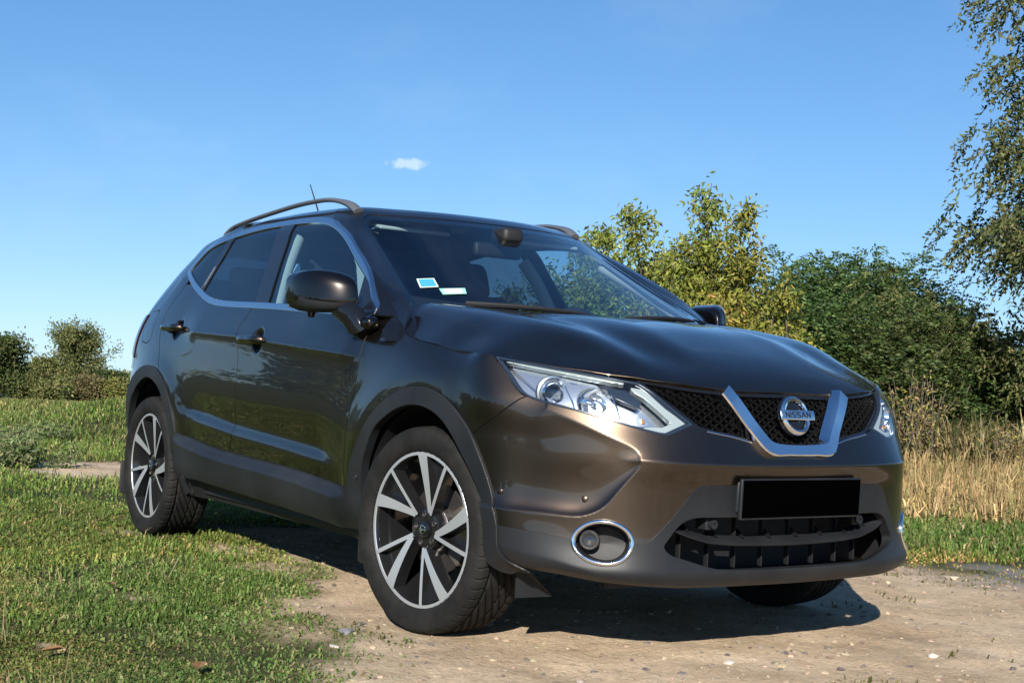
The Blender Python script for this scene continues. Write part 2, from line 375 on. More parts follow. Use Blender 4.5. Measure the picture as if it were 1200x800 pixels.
def Ldisp(P,a,z):
    X=P[...,0];Y=P[...,1];Z=P[...,2];A=np.broadcast_to(a[None,:],X.shape)
    side=sstep(LMAX*.0+1.15,1.35,A)*(1-sstep(5.05,5.25,A))
    D=np.zeros_like(X)
    # shoulder crease on doors
    c=np.interp(X,*_CREASE.T);d=Z-c
    fade=sstep(-.40,-.60,X)*sstep(-2.40,-2.10,X)
    D+=side*fade*np.where(d<0,.0165*np.exp(np.minimum(d,0)/.036),.0165*np.exp(-np.maximum(d,0)/.075))
    # lower door sculpt
    s=np.interp(X,*_SCULPT.T);d=Z-s
    f2=sstep(-.56,-.80,X)*sstep(-2.34,-1.95,X)
    dd=np.sqrt(d*d+.006**2)
    D-=side*f2*np.where(d>0,.020*np.exp(-(np.maximum(d,0)/.100)**1.6),.020*(1-sstep(0,.062,-d)))
    # arch flare
    for x0,r in ((-.035,.485),(-2.65,.475)):
        q=archd(X,Z,x0,r);D+=side*.012*np.exp(-(np.maximum(q,0)/.075)**2)*(Z<1.0)
    # door handle cups
    for hx,hz in ((-1.385,.955),(-2.385,1.012)):
        q=((X-hx)/.062)**2+((Z-hz)/.058)**2
        D-=side*.026*np.where(q<1,(1-q)**2*(1+q),0)
    # tucked-under lower edge of the apron
    zc=np.interp(A,[.0,.45,.572,.719,.835,1.01],[.24,.25,.262,.283,.313,.336]); t=zc-Z; D-=.55*.5*(t+np.sqrt(t*t+.007**2))*(1-sstep(1.02,1.12,A))*(Z<.40)
    # nose crease
    nf=1-sstep(.56,.68,A)
    D+=nf*.007*np.exp(-np.abs(Z-(.612+.018*(A/.8)**2))/.018)*(Z<.8)
    # bumper corner scoop
    pts=np.stack([A.ravel(),Z.ravel()],-1)
    reg=(pts[:,0]>.6)&(pts[:,0]<1.5)&(pts[:,1]>.4)&(pts[:,1]<.8)
    poly=np.concatenate([SCOOP,[(1.45,.455),(1.45,.9),(.9,.9)]])
    sd=np.full(len(pts),1.);pr=pts[reg]
    ins=polysdf(pr,poly)<0
    kt=int(np.argmin(SCOOP[:,0])); e1=segdist(pr,SCOOP[:kt],SCOOP[1:kt+1]); e2=segdist(pr,SCOOP[kt:-1],SCOOP[kt+1:]); e1=e1*.42; ed=1.7*(e1+e2-np.sqrt(e1*e1+e2*e2))
    v=np.zeros(len(pts));e=np.where(ins,ed,0)
    w=.07
    val=-.026*(1-np.exp(-e/w*1.6))
    # fade towards the wheel arch and up towards the lamp
    val=val*(1-sstep(.92,1.36,pr[:,0]))*(1-sstep(.67,.80,pr[:,1])*sstep(.66,1.0,pr[:,0]))
    v[reg]=val
    D+=v.reshape(X.shape)
    return D
def Lsurf(a,z,off=0.):
    P=Lbase(a,z);n=gridnormals(P)
    P=P+n*Ldisp(P,a,z)[...,None]
    n=gridnormals(P)
    return P+n*off,n
# ---------- upper wrap U(s,v) (glasshouse + roof) ----------
_UZ=[.92,1.0,1.08,1.16,1.24,1.32,1.40,1.46]
_UV=_UZ+[1.515,1.68,1.90,2.12]
_wc=[.20,.045,-.12,-.28,-.44,-.60,-.757,-.875]
_w3=[(0,.77),(-.15,.755),(-.33,.735),(-.49,.711),(-.645,.676),(-.795,.643),(-.94,.612),(-1.045,.588)]
_w4=[(-.10,.84),(-.22,.82),(-.375,.793),(-.51,.766),(-.65,.729),(-.795,.693),(-.953,.657),(-1.085,.630)]
_w5=[(-.25,.885),(-.33,.862),(-.445,.832),(-.545,.799),(-.655,.764),(-.815,.728),(-.99,.691),(-1.16,.660)]
_U=[]
for i,z in enumerate(_UZ):
    xc=_wc[i];xe,ye=_w3[i]
    row=[(xc,0,z)]+[(xc+(xe-xc)*(y/ye)**2.2,y,z) for y in (.22*ye/.7,.42*ye/.7,.58*ye/.7)]+[(xe,ye,z),(*_w4[i],z),(*_w5[i],z)]
    xf=_w5[i][0];xr=float(np.interp(z,*_XR.T))
    for f in (.08,.2,.4,.6,.8,.92): row.append((xf+(xr-xf)*f,float(Ys(z)),z))
    row+=[(float(a),float(b),z) for a,b in rearpts(z)]
    _U.append(row)
def _roofrow(xc0,xe,ye,x4,y4,x5,y5,xr,yr,xcr,zc,zs):
    row=[(xc0,0,zc)]+[(xc0+(xe-xc0)*(y/ye)**2.2,y,zc+(zs-zc)*(y/ye)**2.) for y in (.22*ye/.7,.42*ye/.7,.58*ye/.7)]+[(xe,ye,zs),(x4,y4,zs),(x5,y5,zs)]
    for f in (.08,.2,.4,.6,.8,.92): row.append((x5+(xr-x5)*f,y5+(yr-y5)*f,zs+.006*np.sin(np.pi*f)))
    zr=zs-.02
    row+=[(xr,yr,zs),(xr-.14,yr-.04,zr),(xr-.24,yr-.13,zr),(xr*.35+xcr*.65-.03,yr*.62,zr),(xcr,yr*.33,zr),(xcr,0,zr)]
    return row
_U.append(_roofrow(-.975,-1.135,.548,-1.185,.582,-1.265,.606,-2.36,.60,-2.74,1.510,1.512))
_U.append(_roofrow(-1.15,-1.30,.435,-1.34,.455,-1.40,.47,-2.25,.455,-2.60,1.541,1.543))
_U.append(_roofrow(-1.38,-1.48,.235,-1.50,.245,-1.53,.25,-2.15,.24,-2.35,1.560,1.558))
_U.append(_roofrow(-1.62,-1.64,.012,-1.645,.012,-1.65,.012,-2.05,.012,-2.1,1.565,1.565))
_U=np.array(_U)
_k=3
_US=np.concatenate([[0],np.cumsum(np.linalg.norm(np.diff(_U[_k],axis=0),axis=1))])
UMAX=_US[-1]
def Usurf(s,v,off=0.):
    m=np.array([1,-1,1])
    Q=np.concatenate([_U[:,1:4][:,::-1]*m,_U,_U[:,-4:-1][:,::-1]*m],1)
    S=np.concatenate([-_US[1:4][::-1],_US,2*UMAX-_US[-4:-1][::-1]])
    def ev(lo,hi,q): return nspl(_UV,nspl(S[lo:hi],Q[:,lo:hi].transpose(1,0,2),q).transpose(1,0,2),v)
    P=ev(0,len(S),s); c5=9                      # index of the pillar corner (station 6) in the mirrored list
    P2=P.copy(); fr=s<=S[c5]
    if fr.any(): P2[:,fr]=ev(0,c5+1,s[fr])
    if (~fr).any(): P2[:,~fr]=ev(c5,len(S),s[~fr])
    P=P2
    n=gridnormals(P)
    return P+n*off,n
# ---------- hood height field ----------
_HX=[-.34,-.2,0.,.15,.3,.4,.5,.6,.7,.76,.82]
_HS=[
[(0,1.099),(.2,1.098),(.35,1.096),(.45,1.095),(.55,1.103),(.63,1.112),(.70,1.103),(.75,1.076),(.79,1.030),(.84,.965),(.9,.88)],
[(0,1.096),(.2,1.095),(.35,1.090),(.45,1.085),(.55,1.090),(.62,1.098),(.69,1.088),(.74,1.063),(.79,1.015),(.84,.955),(.9,.87)],
[(0,1.086),(.2,1.085),(.34,1.079),(.43,1.069),(.53,1.070),(.61,1.076),(.69,1.060),(.75,1.030),(.80,.993),(.845,.951),(.9,.885)],
[(0,1.075),(.2,1.073),(.34,1.066),(.43,1.048),(.52,1.051),(.60,1.055),(.68,1.033),(.74,1.004),(.79,.972),(.842,.935),(.9,.88)],
[(0,1.054),(.2,1.052),(.33,1.045),(.42,1.026),(.51,1.029),(.58,1.029),(.66,1.005),(.72,.980),(.78,.951),(.835,.920),(.9,.875)],
[(0,1.032),(.2,1.030),(.33,1.021),(.41,1.002),(.50,1.005),(.57,.999),(.64,.974),(.70,.950),(.76,.924),(.80,.905),(.9,.85)],
[(0,.999),(.2,.997),(.32,.988),(.40,.969),(.49,.970),(.55,.960),(.61,.938),(.66,.920),(.73,.894),(.80,.866),(.9,.82)],
[(0,.960),(.2,.957),(.31,.948),(.39,.931),(.47,.930),(.53,.920),(.58,.904),(.64,.884),(.70,.860),(.78,.830),(.9,.78)],
[(0,.908),(.2,.905),(.3,.899),(.38,.891),(.44,.882),(.49,.872),(.52,.866),(.58,.846),(.66,.818),(.76,.785),(.9,.74)],
[(0,.862),(.2,.860),(.3,.856),(.37,.851),(.43,.844),(.48,.832),(.54,.815),(.6,.797),(.68,.772),(.76,.747),(.9,.70)],
[(0,.795),(.2,.793),(.3,.789),(.37,.783),(.43,.774),(.48,.762),(.54,.746),(.6,.729),(.68,.706),(.76,.683),(.9,.64)],
]
_HY=np.array([0,.1,.2,.28,.35,.42,.49,.55,.61,.66,.71,.75,.79,.83,.87,.9])
_HT=[]
for sec in _HS:
    q=np.array(sec);k=1
    yy=np.concatenate([-q[1:4,0][::-1],q[:,0]]);zz=np.concatenate([q[1:4,1][::-1],q[:,1]])
    _HT.append(nspl(yy,zz,_HY))
_HT=np.array(_HT)
def Hsurf(x,y):
    yy=np.concatenate([-_HY[1:4][::-1],_HY]);T=np.concatenate([_HT[:,1:4][:,::-1],_HT],1)
    R=nspl(yy,T.T,y)      # (ny,nxlev)
    Z=nspl(_HX,R.T,x)     # (nx,ny)
    P=np.stack(np.broadcast_arrays(x[:,None],y[None,:],Z),-1)
    return P
# ------------------------------------------------------------------ trimmed sheets of the body
def grid_tm(P, n, U, W, mask=None):
    nv,nu=P.shape[:2]; i=np.arange(nv*nu).reshape(nv,nu)
    q=np.stack([i[:-1,:-1],i[:-1,1:],i[1:,1:],i[1:,:-1]],-1).reshape(-1,4)
    T=np.concatenate([q[:,[0,1,2]],q[:,[0,2,3]]])
    uu,ww=np.meshgrid(U,W)
    return dict(V=P.reshape(-1,3),N=n.reshape(-1,3),Q=np.stack([uu.ravel(),ww.ravel()],-1),T=T)
def sub(tm, keep):
    T=tm['T'][keep]; u,inv=np.unique(T,return_inverse=True)
    return dict(V=tm['V'][u],N=tm['N'][u],Q=tm['Q'][u],T=inv.reshape(-1,3))
def clip(tm, f):
    V,N,Q,T=tm['V'],tm['N'],tm['Q'],tm['T']
    ins=f<=0; c=ins[T].sum(1); keep=[T[c==3]]; nv=len(V)
    c1=T[c==1]; c2=T[c==2]
    if len(c1)+len(c2)==0: return sub(tm,c==3)
    if len(c1):
        k=np.argmax(ins[c1],1); c1=np.stack([c1[np.arange(len(c1)),(k+j)%3] for j in range(3)],1)
    if len(c2):
        k=np.argmin(ins[c2],1); c2=np.stack([c2[np.arange(len(c2)),(k+j)%3] for j in range(3)],1)
    E=[]
    E+= [np.stack([c1[:,0],c1[:,1]],1),np.stack([c1[:,0],c1[:,2]],1),np.stack([c2[:,1],c2[:,0]],1),np.stack([c2[:,2],c2[:,0]],1)]
    A=np.concatenate(E); S=np.sort(A,1); key=S[:,0].astype(np.int64)*nv+S[:,1]
    uk,first,inv=np.unique(key,return_index=True,return_inverse=True)
    a,b=S[first,0],S[first,1]; t=(f[a]/(f[a]-f[b]+1e-15))[:,None]; t=np.clip(t,.001,.999)
    mix=lambda X:X[a]+(X[b]-X[a])*t
    V2=np.concatenate([V,mix(V)]); N2=np.concatenate([N,mix(N)]); Q2=np.concatenate([Q,mix(Q)])
    N2/=np.linalg.norm(N2,axis=1,keepdims=True)+1e-12
    id_=inv.ravel()+nv; n1=len(c1); n2=len(c2)
    e0=id_[:n1];e1=id_[n1:2*n1];g0=id_[2*n1:2*n1+n2];g1=id_[2*n1+n2:]
    if n1: keep.append(np.stack([c1[:,0],e0,e1],1))
    if n2: keep+= [np.stack([c2[:,1],c2[:,2],g1],1),np.stack([c2[:,1],g1,g0],1)]
    T2=np.concatenate(keep); tm2=dict(V=V2,N=N2,Q=Q2,T=T2)
    return sub(tm2,np.ones(len(T2),bool))
def fast_sdf(Q, poly, m=.06):
    poly=np.asarray(poly,float); lo=poly.min(0)-m; hi=poly.max(0)+m
    near=((Q>=lo)&(Q<=hi)).all(1); f=np.full(len(Q),1.)
    if near.any(): f[near]=polysdf(Q[near],poly)
    return f
def cut(tm, poly=None, holes=(), gap=.0028, hgap=None):
    """part of the sheet inside poly and outside holes"""
    if poly is not None:
        poly=np.asarray(poly,float); lo=poly.min(0)-.03; hi=poly.max(0)+.03
        inb=((tm['Q']>=lo)&(tm['Q']<=hi)).all(1)
        tm=sub(tm,inb[tm['T']].any(1))
        tm=clip(tm,fast_sdf(tm['Q'],poly)+gap)
    for h in holes:
        tm=clip(tm,-fast_sdf(tm['Q'],h)+(gap if hgap is None else hgap))
    return tm
def with_skirt(tm, depth=.010, flare=0., offset=0., rnd=.0012):
    V,N,T=tm['V']+tm['N']*offset,tm['N'],tm['T']; n=len(V)
    d=np.concatenate([T[:,[0,1]],T[:,[1,2]],T[:,[2,0]]]).astype(np.int64)
    key=d[:,0]*n+d[:,1]; rev=d[:,1]*n+d[:,0]
    b=d[~np.isin(key,rev)]
    if len(b)==0 or depth<=0: return V,N,T.astype(int)
    tg=V[b[:,1]]-V[b[:,0]]; L=np.linalg.norm(tg,axis=1,keepdims=True); ok=L[:,0]>1e-7; b=b[ok]; tg=tg[ok]/L[ok]
    out=np.cross(tg,N[b[:,0]]); acc=np.zeros((n,3))
    np.add.at(acc,b[:,0],out); np.add.at(acc,b[:,1],out)
    u,inv=np.unique(b,return_inverse=True); inv=inv.reshape(-1,2); o=acc[u]; o/=np.linalg.norm(o,axis=1,keepdims=True)+1e-9
    m=len(u)
    # a tiny rounded lip, then the return flange
    a_=V[u]; c_=a_+o*rnd-N[u]*rnd; e_=a_+o*(rnd+flare)-N[u]*depth
    k=(N[u]+o)/1.414; fl=o*depth+N[u]*flare; fl/=np.linalg.norm(fl,axis=1,keepdims=True)+1e-9
    VV=np.concatenate([V,c_,c_,e_]); NN=np.concatenate([N,k,fl,fl])
    p,q=b[:,0],b[:,1]; pi,qi=inv[:,0],inv[:,1]
    A=n;B=n+m;Cc=n+2*m
    F=[T,np.stack([q,p,pi+A],1),np.stack([q,pi+A,qi+A],1),np.stack([qi+B,pi+B,pi+Cc],1),np.stack([qi+B,pi+Cc,qi+Cc],1)]
    return VV,NN,np.concatenate(F).astype(int)
def flip(V,N,T):
    m=np.array([1,-1,1]); return V*m,N*m,T[:,::-1]
def put(name, tm, mat, parent, side=1, depth=.010, flare=0., offset=0., rnd=.0012):
    V,N,T=with_skirt(tm,depth,flare,offset,rnd)
    if side<0: V,N,T=flip(V,N,T)
    return mk(name,V,T,mat,parent,N=N)
def mirror_poly(P):
    """close a half outline (first and last point on the middle line) by mirroring it"""
    P=np.asarray(P,float); Q=P[::-1]*np.array([-1,1]); return np.concatenate([P,Q[1:-1] if abs(P[-1,0])<1e-9 and abs(P[0,0])<1e-9 else Q])
# body sheets
_a=np.unique(np.concatenate([np.linspace(0,1.35,270),np.linspace(1.35,4.45,470),np.linspace(4.45,LMAX,70)]))
_z=np.unique(np.concatenate([np.linspace(.22,.66,96),np.linspace(.66,1.0,66),np.linspace(1.0,1.31,52)]))
LP,LN=Lsurf(_a,_z)
L_half=grid_tm(LP,LN,_a,_z)
_f=_a<1.45; _mm=np.array([1,-1,1])
FP=np.concatenate([LP[:,_f][:,:0:-1]*_mm,LP[:,_f]],1); FN=np.concatenate([LN[:,_f][:,:0:-1]*_mm,LN[:,_f]],1)
_fa=np.concatenate([-_a[_f][:0:-1],_a[_f]])
L_full=grid_tm(FP,FN,_fa,_z)
def Lat(a,z,off=0.):
    """points on the lower body sheet (arrays), positive-Y side for a>0"""
    a=np.atleast_1d(np.asarray(a,float)); z=np.atleast_1d(np.asarray(z,float)); s=np.where(a<0,-1.,1.); aa=np.abs(a)
    i=np.clip(np.searchsorted(_a,aa)-1,0,len(_a)-2); j=np.clip(np.searchsorted(_z,z)-1,0,len(_z)-2)
    u=((aa-_a[i])/(_a[i+1]-_a[i]))[:,None]; w=((z-_z[j])/(_z[j+1]-_z[j]))[:,None]
    bl=lambda G:(G[j,i]*(1-u)+G[j,i+1]*u)*(1-w)+(G[j+1,i]*(1-u)+G[j+1,i+1]*u)*w
    P=bl(LP);n=bl(LN); n/=np.linalg.norm(n,axis=1,keepdims=True)
    P=P+n*off; P[:,1]*=s; n=n.copy(); n[:,1]*=s
    return P,n
AX=lambda x: np.interp(-np.asarray(x,float),-np.array([.22,0.,-.3,-.7,-1.1,-1.5,-1.9,-2.3,-2.62]),_LS[9:18])
def xz(P): # side outline (x,z) -> sheet coordinates
    P=np.asarray(P,float); a=AX(P[:,0]); a=np.where(P[:,0]<-2.62,_LS[17]+(-2.62-P[:,0])*1.0,a); return np.stack([a,P[:,1]],1)
def ell(c,r,n=64): 
    t=np.linspace(0,2*np.pi,n,endpoint=False); return np.stack([c[0]+r[0]*np.cos(t),c[1]+r[1]*np.sin(t)],1)
def cv(P,n=60): return curve(P,n)
# outlines --------------------------------------------------------
LAMP=np.concatenate([cv([(1.050,.918),(1.009,.850),(.985,.815),(.958,.797),(.925,.786),(.801,.762),(.644,.729),(.575,.712),(.520,.701)],50),
                     cv([(.520,.701),(.490,.700),(.470,.706),(.398,.733)],14)[1:],
                     cv([(.398,.733),(.470,.788),(.530,.838),(.556,.8535)],12)[1:],
                     cv([(.556,.8535),(.653,.869),(.783,.885),(.93,.901),(1.050,.918)],24)[1:-1]])
HOODE=cv([(0,.840),(.2,.8405),(.293,.844),(.44,.857),(.573,.874),(.673,.883),(.783,.893),(.93,.906),(1.050,.921)],60)
GRILLE=mirror_poly(np.concatenate([[(0,.842)],HOODE[(HOODE[:,0]>0)&(HOODE[:,0]<.56)],[(.553,.852)],cv([(.545,.848),(.466,.788),(.392,.733)],10),cv([(.380,.724),(.355,.716),(.28,.704),(.177,.681),(.14,.662)],14),[(.06,.650),(0,.649)]]))
FOGC=(.692,.376)
BORDER=np.concatenate([cv([(1.047,.400),(.944,.395),(.863,.387),(.785,.379),(.69,.373),(.59,.3745),(.566,.377),(.545,.389)],40),cv([(.545,.389),(.472,.470),(.440,.511)],10)[1:],cv([(.440,.511),(.420,.535),(.400,.547),(.367,.552),(.30,.5525)],14)[1:],[(0,.553)]])
BOTTOM=cv([(1.03,.268),(.968,.254),(.841,.245),(.724,.241),(.609,.2405),(.35,.240),(.242,.240),(0,.240)],40)
INTAKE=mirror_poly(np.concatenate([[(0,.4565)],[(.385,.4565)],cv([(.40,.456),(.43,.449),(.462,.430),(.498,.385),(.507,.370),(.500,.354),(.478,.340)],24),cv([(.478,.340),(.41,.321),(.345,.304),(.29,.297),(.2,.294),(0,.292)],24)[1:]]))
ARCHF_O=np.concatenate([cv([(-.47,.215),(-.505,.28),(-.522,.36),(-.512,.43),(-.484,.50),(-.440,.56),(-.373,.635),(-.292,.703),(-.215,.748),(-.135,.780),(-.067,.796),(.007,.803),(.079,.798),(.150,.780),(.224,.744),(.280,.702),(.315,.664),(.342,.622),(.375,.563),(.416,.48),(.446,.405),(.452,.345),(.462,.297),(.478,.262),(.492,.245),(.505,.22)],140)])
ARCHF_I=np.concatenate([cv([(-.415,.20),(-.420,.36),(-.408,.45),(-.382,.525),(-.345,.578),(-.295,.641),(-.226,.687),(-.152,.720),(-.08,.740),(-.006,.748),(.06,.742),(.128,.724),(.187,.694),(.235,.650),(.275,.602),(.33,.53),(.372,.45),(.386,.37),(.392,.30),(.415,.255),(.45,.20)],120)])
def archr(P,dx=-2.63,kx=.93): return np.stack([dx+(P[:,0]+.03)*kx-.03,P[:,1]],1)
ARCHR_O=np.concatenate([cv([(-3.10,.215),(-3.13,.30),(-3.115,.44),(-3.06,.56),(-2.99,.67),(-2.92,.74),(-2.83,.79),(-2.74,.818),(-2.655,.826),(-2.56,.816),(-2.47,.785),(-2.39,.735),(-2.325,.675),(-2.285,.61),(-2.262,.53),(-2.258,.46),(-2.275,.36),(-2.30,.28),(-2.31,.22)],140)])
ARCHR_I=np.concatenate([cv([(-3.03,.20),(-3.05,.32),(-3.03,.44),(-2.98,.545),(-2.91,.64),(-2.83,.705),(-2.74,.752),(-2.655,.772),(-2.57,.762),(-2.49,.735),(-2.42,.69),(-2.365,.625),(-2.335,.55),(-2.33,.46),(-2.345,.34),(-2.37,.20)],120)])
SILLTOP=[(-.50,.418),(-.58,.424),(-.93,.449),(-1.2,.460),(-1.56,.470),(-1.9,.487),(-2.30,.530)]
GAPF=[(-.452,1.075),(-.458,1.02),(-.462,.96),(-.463,.89),(-.467,.82),(-.480,.76),(-.502,.68),(-.532,.56),(-.556,.422)]
GAPB=[(-1.560,1.13),(-1.572,1.09),(-1.600,1.045),(-1.616,1.01),(-1.612,.97),(-1.588,.925),(-1.573,.86),(-1.570,.78),(-1.576,.70),(-1.600,.58),(-1.632,.50),(-1.645,.470)]
GAPR=[(-2.485,1.29),(-2.545,1.215),(-2.60,1.165),(-2.632,1.115),(-2.636,1.05),(-2.612,.98),(-2.575,.92),(-2.53,.84),(-2.50,.79)]
BELT=[(-.44,1.052),(-.61,1.052),(-.94,1.069),(-1.32,1.089),(-1.75,1.106),(-2.02,1.121),(-2.16,1.142),(-2.33,1.188),(-2.50,1.250),(-2.60,1.297)]
HGAP=[(.34,.921),(.26,.926),(.145,.935),(-.02,.953),(-.12,.967),(-.17,.977),(-.205,.992),(-.232,1.02),(-.256,1.054),(-.30,1.10)]
BGAP=[(.958,.796),(.980,.786),(1.056,.729),(1.12,.697),(1.178,.664)]
c_=lambda P,n=60: curve(P,n)
# ------------------------------------------------------------------ the car
CAR=tag(empty('parked_car'),'dark brown crossover car with black arch cladding parked on the dirt track','car')
archf=xz(np.concatenate([ARCHF_O])); archfi=xz(ARCHF_I); archro=xz(ARCHR_O); archri=xz(ARCHR_I)
# AX for x>.22 runs on the nose stations
def xzf(P):
    P=np.asarray(P,float); out=xz(P); k=P[:,0]>.22
    if k.any():
        for i in np.where(k)[0]:
            zz=P[i,1]; row=LP[np.argmin(np.abs(_z-zz))]; m=(_a>.85)&(_a<1.6); out[i,0]=np.interp(-P[i,0],-row[m,0],_a[m])
    return out
archf=xzf(ARCHF_O); archfi=xzf(ARCHF_I)
SILLT=xz(c_(SILLTOP,50))
def closed(*parts): return np.concatenate(parts)
for side in (-1,1):
    # front wing
    top=xzf(c_(HGAP,50)); gap=xz(c_(GAPF,50))
    poly=closed(np.array(BGAP)[::-1],np.array([(.97,.80),(.99,.82),(1.014,.85),(1.054,.919)]),top[1:],np.array([xz([(-.36,1.12)])[0],xz([(-.452,1.09)])[0]]),gap,xz([(-.556,.30)]))
    put('fender',cut(L_half,poly,[archf,LAMP]),M['paint'],CAR,side)
    # doors
    belt=c_(BELT,80); gb=c_(GAPB,70); gr=c_(GAPR,60)
    bf=belt[belt[:,0]>-1.57]; br=belt[(belt[:,0]<-1.57)&(belt[:,0]>-2.47)]
    sf=c_(SILLTOP,50); sF=sf[(sf[:,0]<-.556)&(sf[:,0]>-1.645)]; sR=sf[(sf[:,0]<-1.645)&(sf[:,0]>-2.29)]
    poly=xz(closed(bf[::-1],c_(GAPF,50)[c_(GAPF,50)[:,1]<1.05],sF,gb[::-1][gb[::-1][:,1]<1.097]))
    door=put('front_door',cut(L_half,poly,[archf]),M['paint'],CAR,side)
    poly=xz(closed(br[::-1],gb[gb[:,1]<1.097],sR,np.array([(-2.29,.6),(-2.5,.79)]),gr[::-1][gr[::-1][:,1]<1.24]))
    rdoor=put('rear_door',cut(L_half,poly,[archro]),M['paint'],CAR,side)
    # rear quarter
    fuel=xz(c_([(-2.92,1.10),(-2.85,1.108),(-2.785,1.10),(-2.765,1.07),(-2.745,1.0),(-2.74,.965),(-2.77,.943),(-2.83,.943),(-2.88,.955),(-2.92,1.02)],60))
    poly=closed(xz(gr[gr[:,1]<1.255]),xz([(-2.49,.70),(-2.6,.6),(-2.9,.6),(-3.02,.66)]),np.array([(4.455,.80)]),np.array([(4.452,.9),(4.45,1.1),(4.40,1.2),(4.36,1.277)]),xz([(-2.50,1.277)]))
    put('rear_quarter',cut(L_half,poly,[archro]+([fuel] if side<0 else [])),M['paint'],CAR,side)
    if side<0: put('fuel_flap',cut(L_half,fuel),M['paint'],CAR,side)
    # tail: lamp, bumper, tailgate
    put('tail_lamp',cut(L_half,[(4.462,.86),(4.46,1.09),(4.80,1.06),(4.78,.95)]),M['redlens'],CAR,side,offset=.006)
    # sills
    sb=[(-2.40,.33),(-2.27,.328),(-1.58,.318),(-1.07,.302),(-.59,.282),(-.40,.26)]
    poly=closed(SILLT,xz(c_(sb,50)))
    tm=cut(L_half,poly,[archf,archro],gap=.0)
    st=np.interp(tm['Q'][:,0],SILLT[:,0],SILLT[:,1])
    d=st-tm['Q'][:,1]; ends=sstep(AX(-.52),AX(-.64),tm['Q'][:,0])*(1-sstep(AX(-2.10),AX(-2.27),tm['Q'][:,0])*.6)
    D=.006+.030*ends*sstep(0,.045,d)-.02*sstep(.11,.2,d)
    tm['V']=tm['V']+tm['N']*D[:,None]
    h=1e-4; slope=(.030*ends)*(6*np.clip(d/.045,0,1)*(1-np.clip(d/.045,0,1)))/.045
    nn=tm['N']+np.array([0,0,1.])*slope[:,None]; tm['N']=nn/np.linalg.norm(nn,axis=1,keepdims=True)
    put('sill_cladding',tm,M['plastic'],CAR,side,depth=.02)
    # arch trims
    for o,i_,nm in ((archf,archfi,'wheel_arch_trim'),(archro,archri,'wheel_arch_trim')):
        tm=cut(L_half,o,[i_],gap=.0)
        tm=clip(tm,.232-tm['Q'][:,1])
        di=fast_sdf(tm['Q'],i_,.3); e=np.clip(di/.05,0,1)
        V,N,T=with_skirt(tm,.035,0,.009,.003)
        if side<0: V,N,T=flip(V,N,T)
        mk(nm,V,T,M['plastic'],CAR,N=N)
# bumper skin (full width)
half=closed(np.array([(0,.60)]),BORDER[::-1],np.array([(1.047,.400)]),archf[(archf[:,1]>.40)&(archf[:,0]<1.4)][::-1] if False else xzf([(.446,.405),(.416,.48),(.375,.563),(.342,.622),(.315,.660)]),np.array(BGAP)[::-1],LAMP[np.argmin(np.abs(LAMP[:,0]-.958)):][:0])
top=np.array([(.958,.797),(.925,.787),(.801,.763),(.644,.730),(.575,.713),(.520,.702),(.490,.701),(.470,.707),(.396,.734),(.380,.724),(.355,.716),(.28,.704),(.177,.681),(.14,.662),(.06,.652),(0,.651)])
halfp=closed(BORDER[::-1],xzf([(.446,.405),(.416,.48),(.375,.563),(.342,.622),(.315,.660)]),np.array(BGAP)[::-1],top[1:])
BUMP=np.concatenate([halfp,(halfp[::-1]*np.array([-1,1]))[1:-1]])
fogR=ell(FOGC,(.088,.060)); fogL=fogR*np.array([-1,1])
tm=cut(L_full,BUMP,[LAMP,LAMP*np.array([-1,1]),fogR,fogL,GRILLE,archf,archf*np.array([-1,1])],gap=.0018)
BUMPER=put('front_bumper',tm,M['paint'],CAR,1,depth=.012)
# lower apron in black plastic
hp=closed(BORDER,np.array([]).reshape(0,2),BOTTOM[::-1])
hp=closed(np.array([(0,.24)]),BOTTOM[::-1][1:],xzf([(.458,.31),(.450,.345)]),BORDER)
LOW=np.concatenate([hp,(hp[::-1]*np.array([-1,1]))[1:-1]])
tm=cut(L_full,LOW,[fogR,fogL,INTAKE,archf,archf*np.array([-1,1])],gap=.0012)
APRON=put('lower_bumper_apron',tm,M['plastic'],CAR,1,depth=.035,rnd=.003)
# dark backing behind every gap: the sheet itself pulled inwards
bk=cut(L_half,None,[archfi,archri,LAMP*1.0,GRILLE],gap=0.)
bk=sub(bk,(bk['Q'][bk['T']][:,:,1].mean(1)<1.03)|(bk['Q'][bk['T']][:,:,0].mean(1)>AX(-2.45)))
bk=clip(bk,np.where(bk['Q'][:,0]<AX(-.45),bk['Q'][:,1]-np.interp(bk['Q'][:,0],*np.concatenate([HOODE,xzf(HGAP[1:])])[np.argsort(np.concatenate([HOODE,xzf(HGAP[1:])])[:,0])].T)+.01,-1))
bkf=clip(bk,np.maximum.reduce([-fast_sdf(bk['Q'],INTAKE,.2),-fast_sdf(bk['Q'],fogR,.2)]))
for side in (-1,1):
    put('inner_body',bkf,M['black'],CAR,side,depth=0,offset=-.014)
# rear bumper / tailgate (turned away from the view)
for side in (-1,1):
    put('rear_bumper',cut(L_half,[(4.10,.25),(4.424,.25),(LMAX,.25),(LMAX,.80),(4.46,.80),(4.2,.62)],[archro]),M['paint'],CAR,side)
    put('tailgate',cut(L_half,[(4.46,.805),(LMAX,.805),(LMAX,1.28),(4.37,1.28),(4.405,1.2),(4.46,1.1)]),M['paint'],CAR,side)
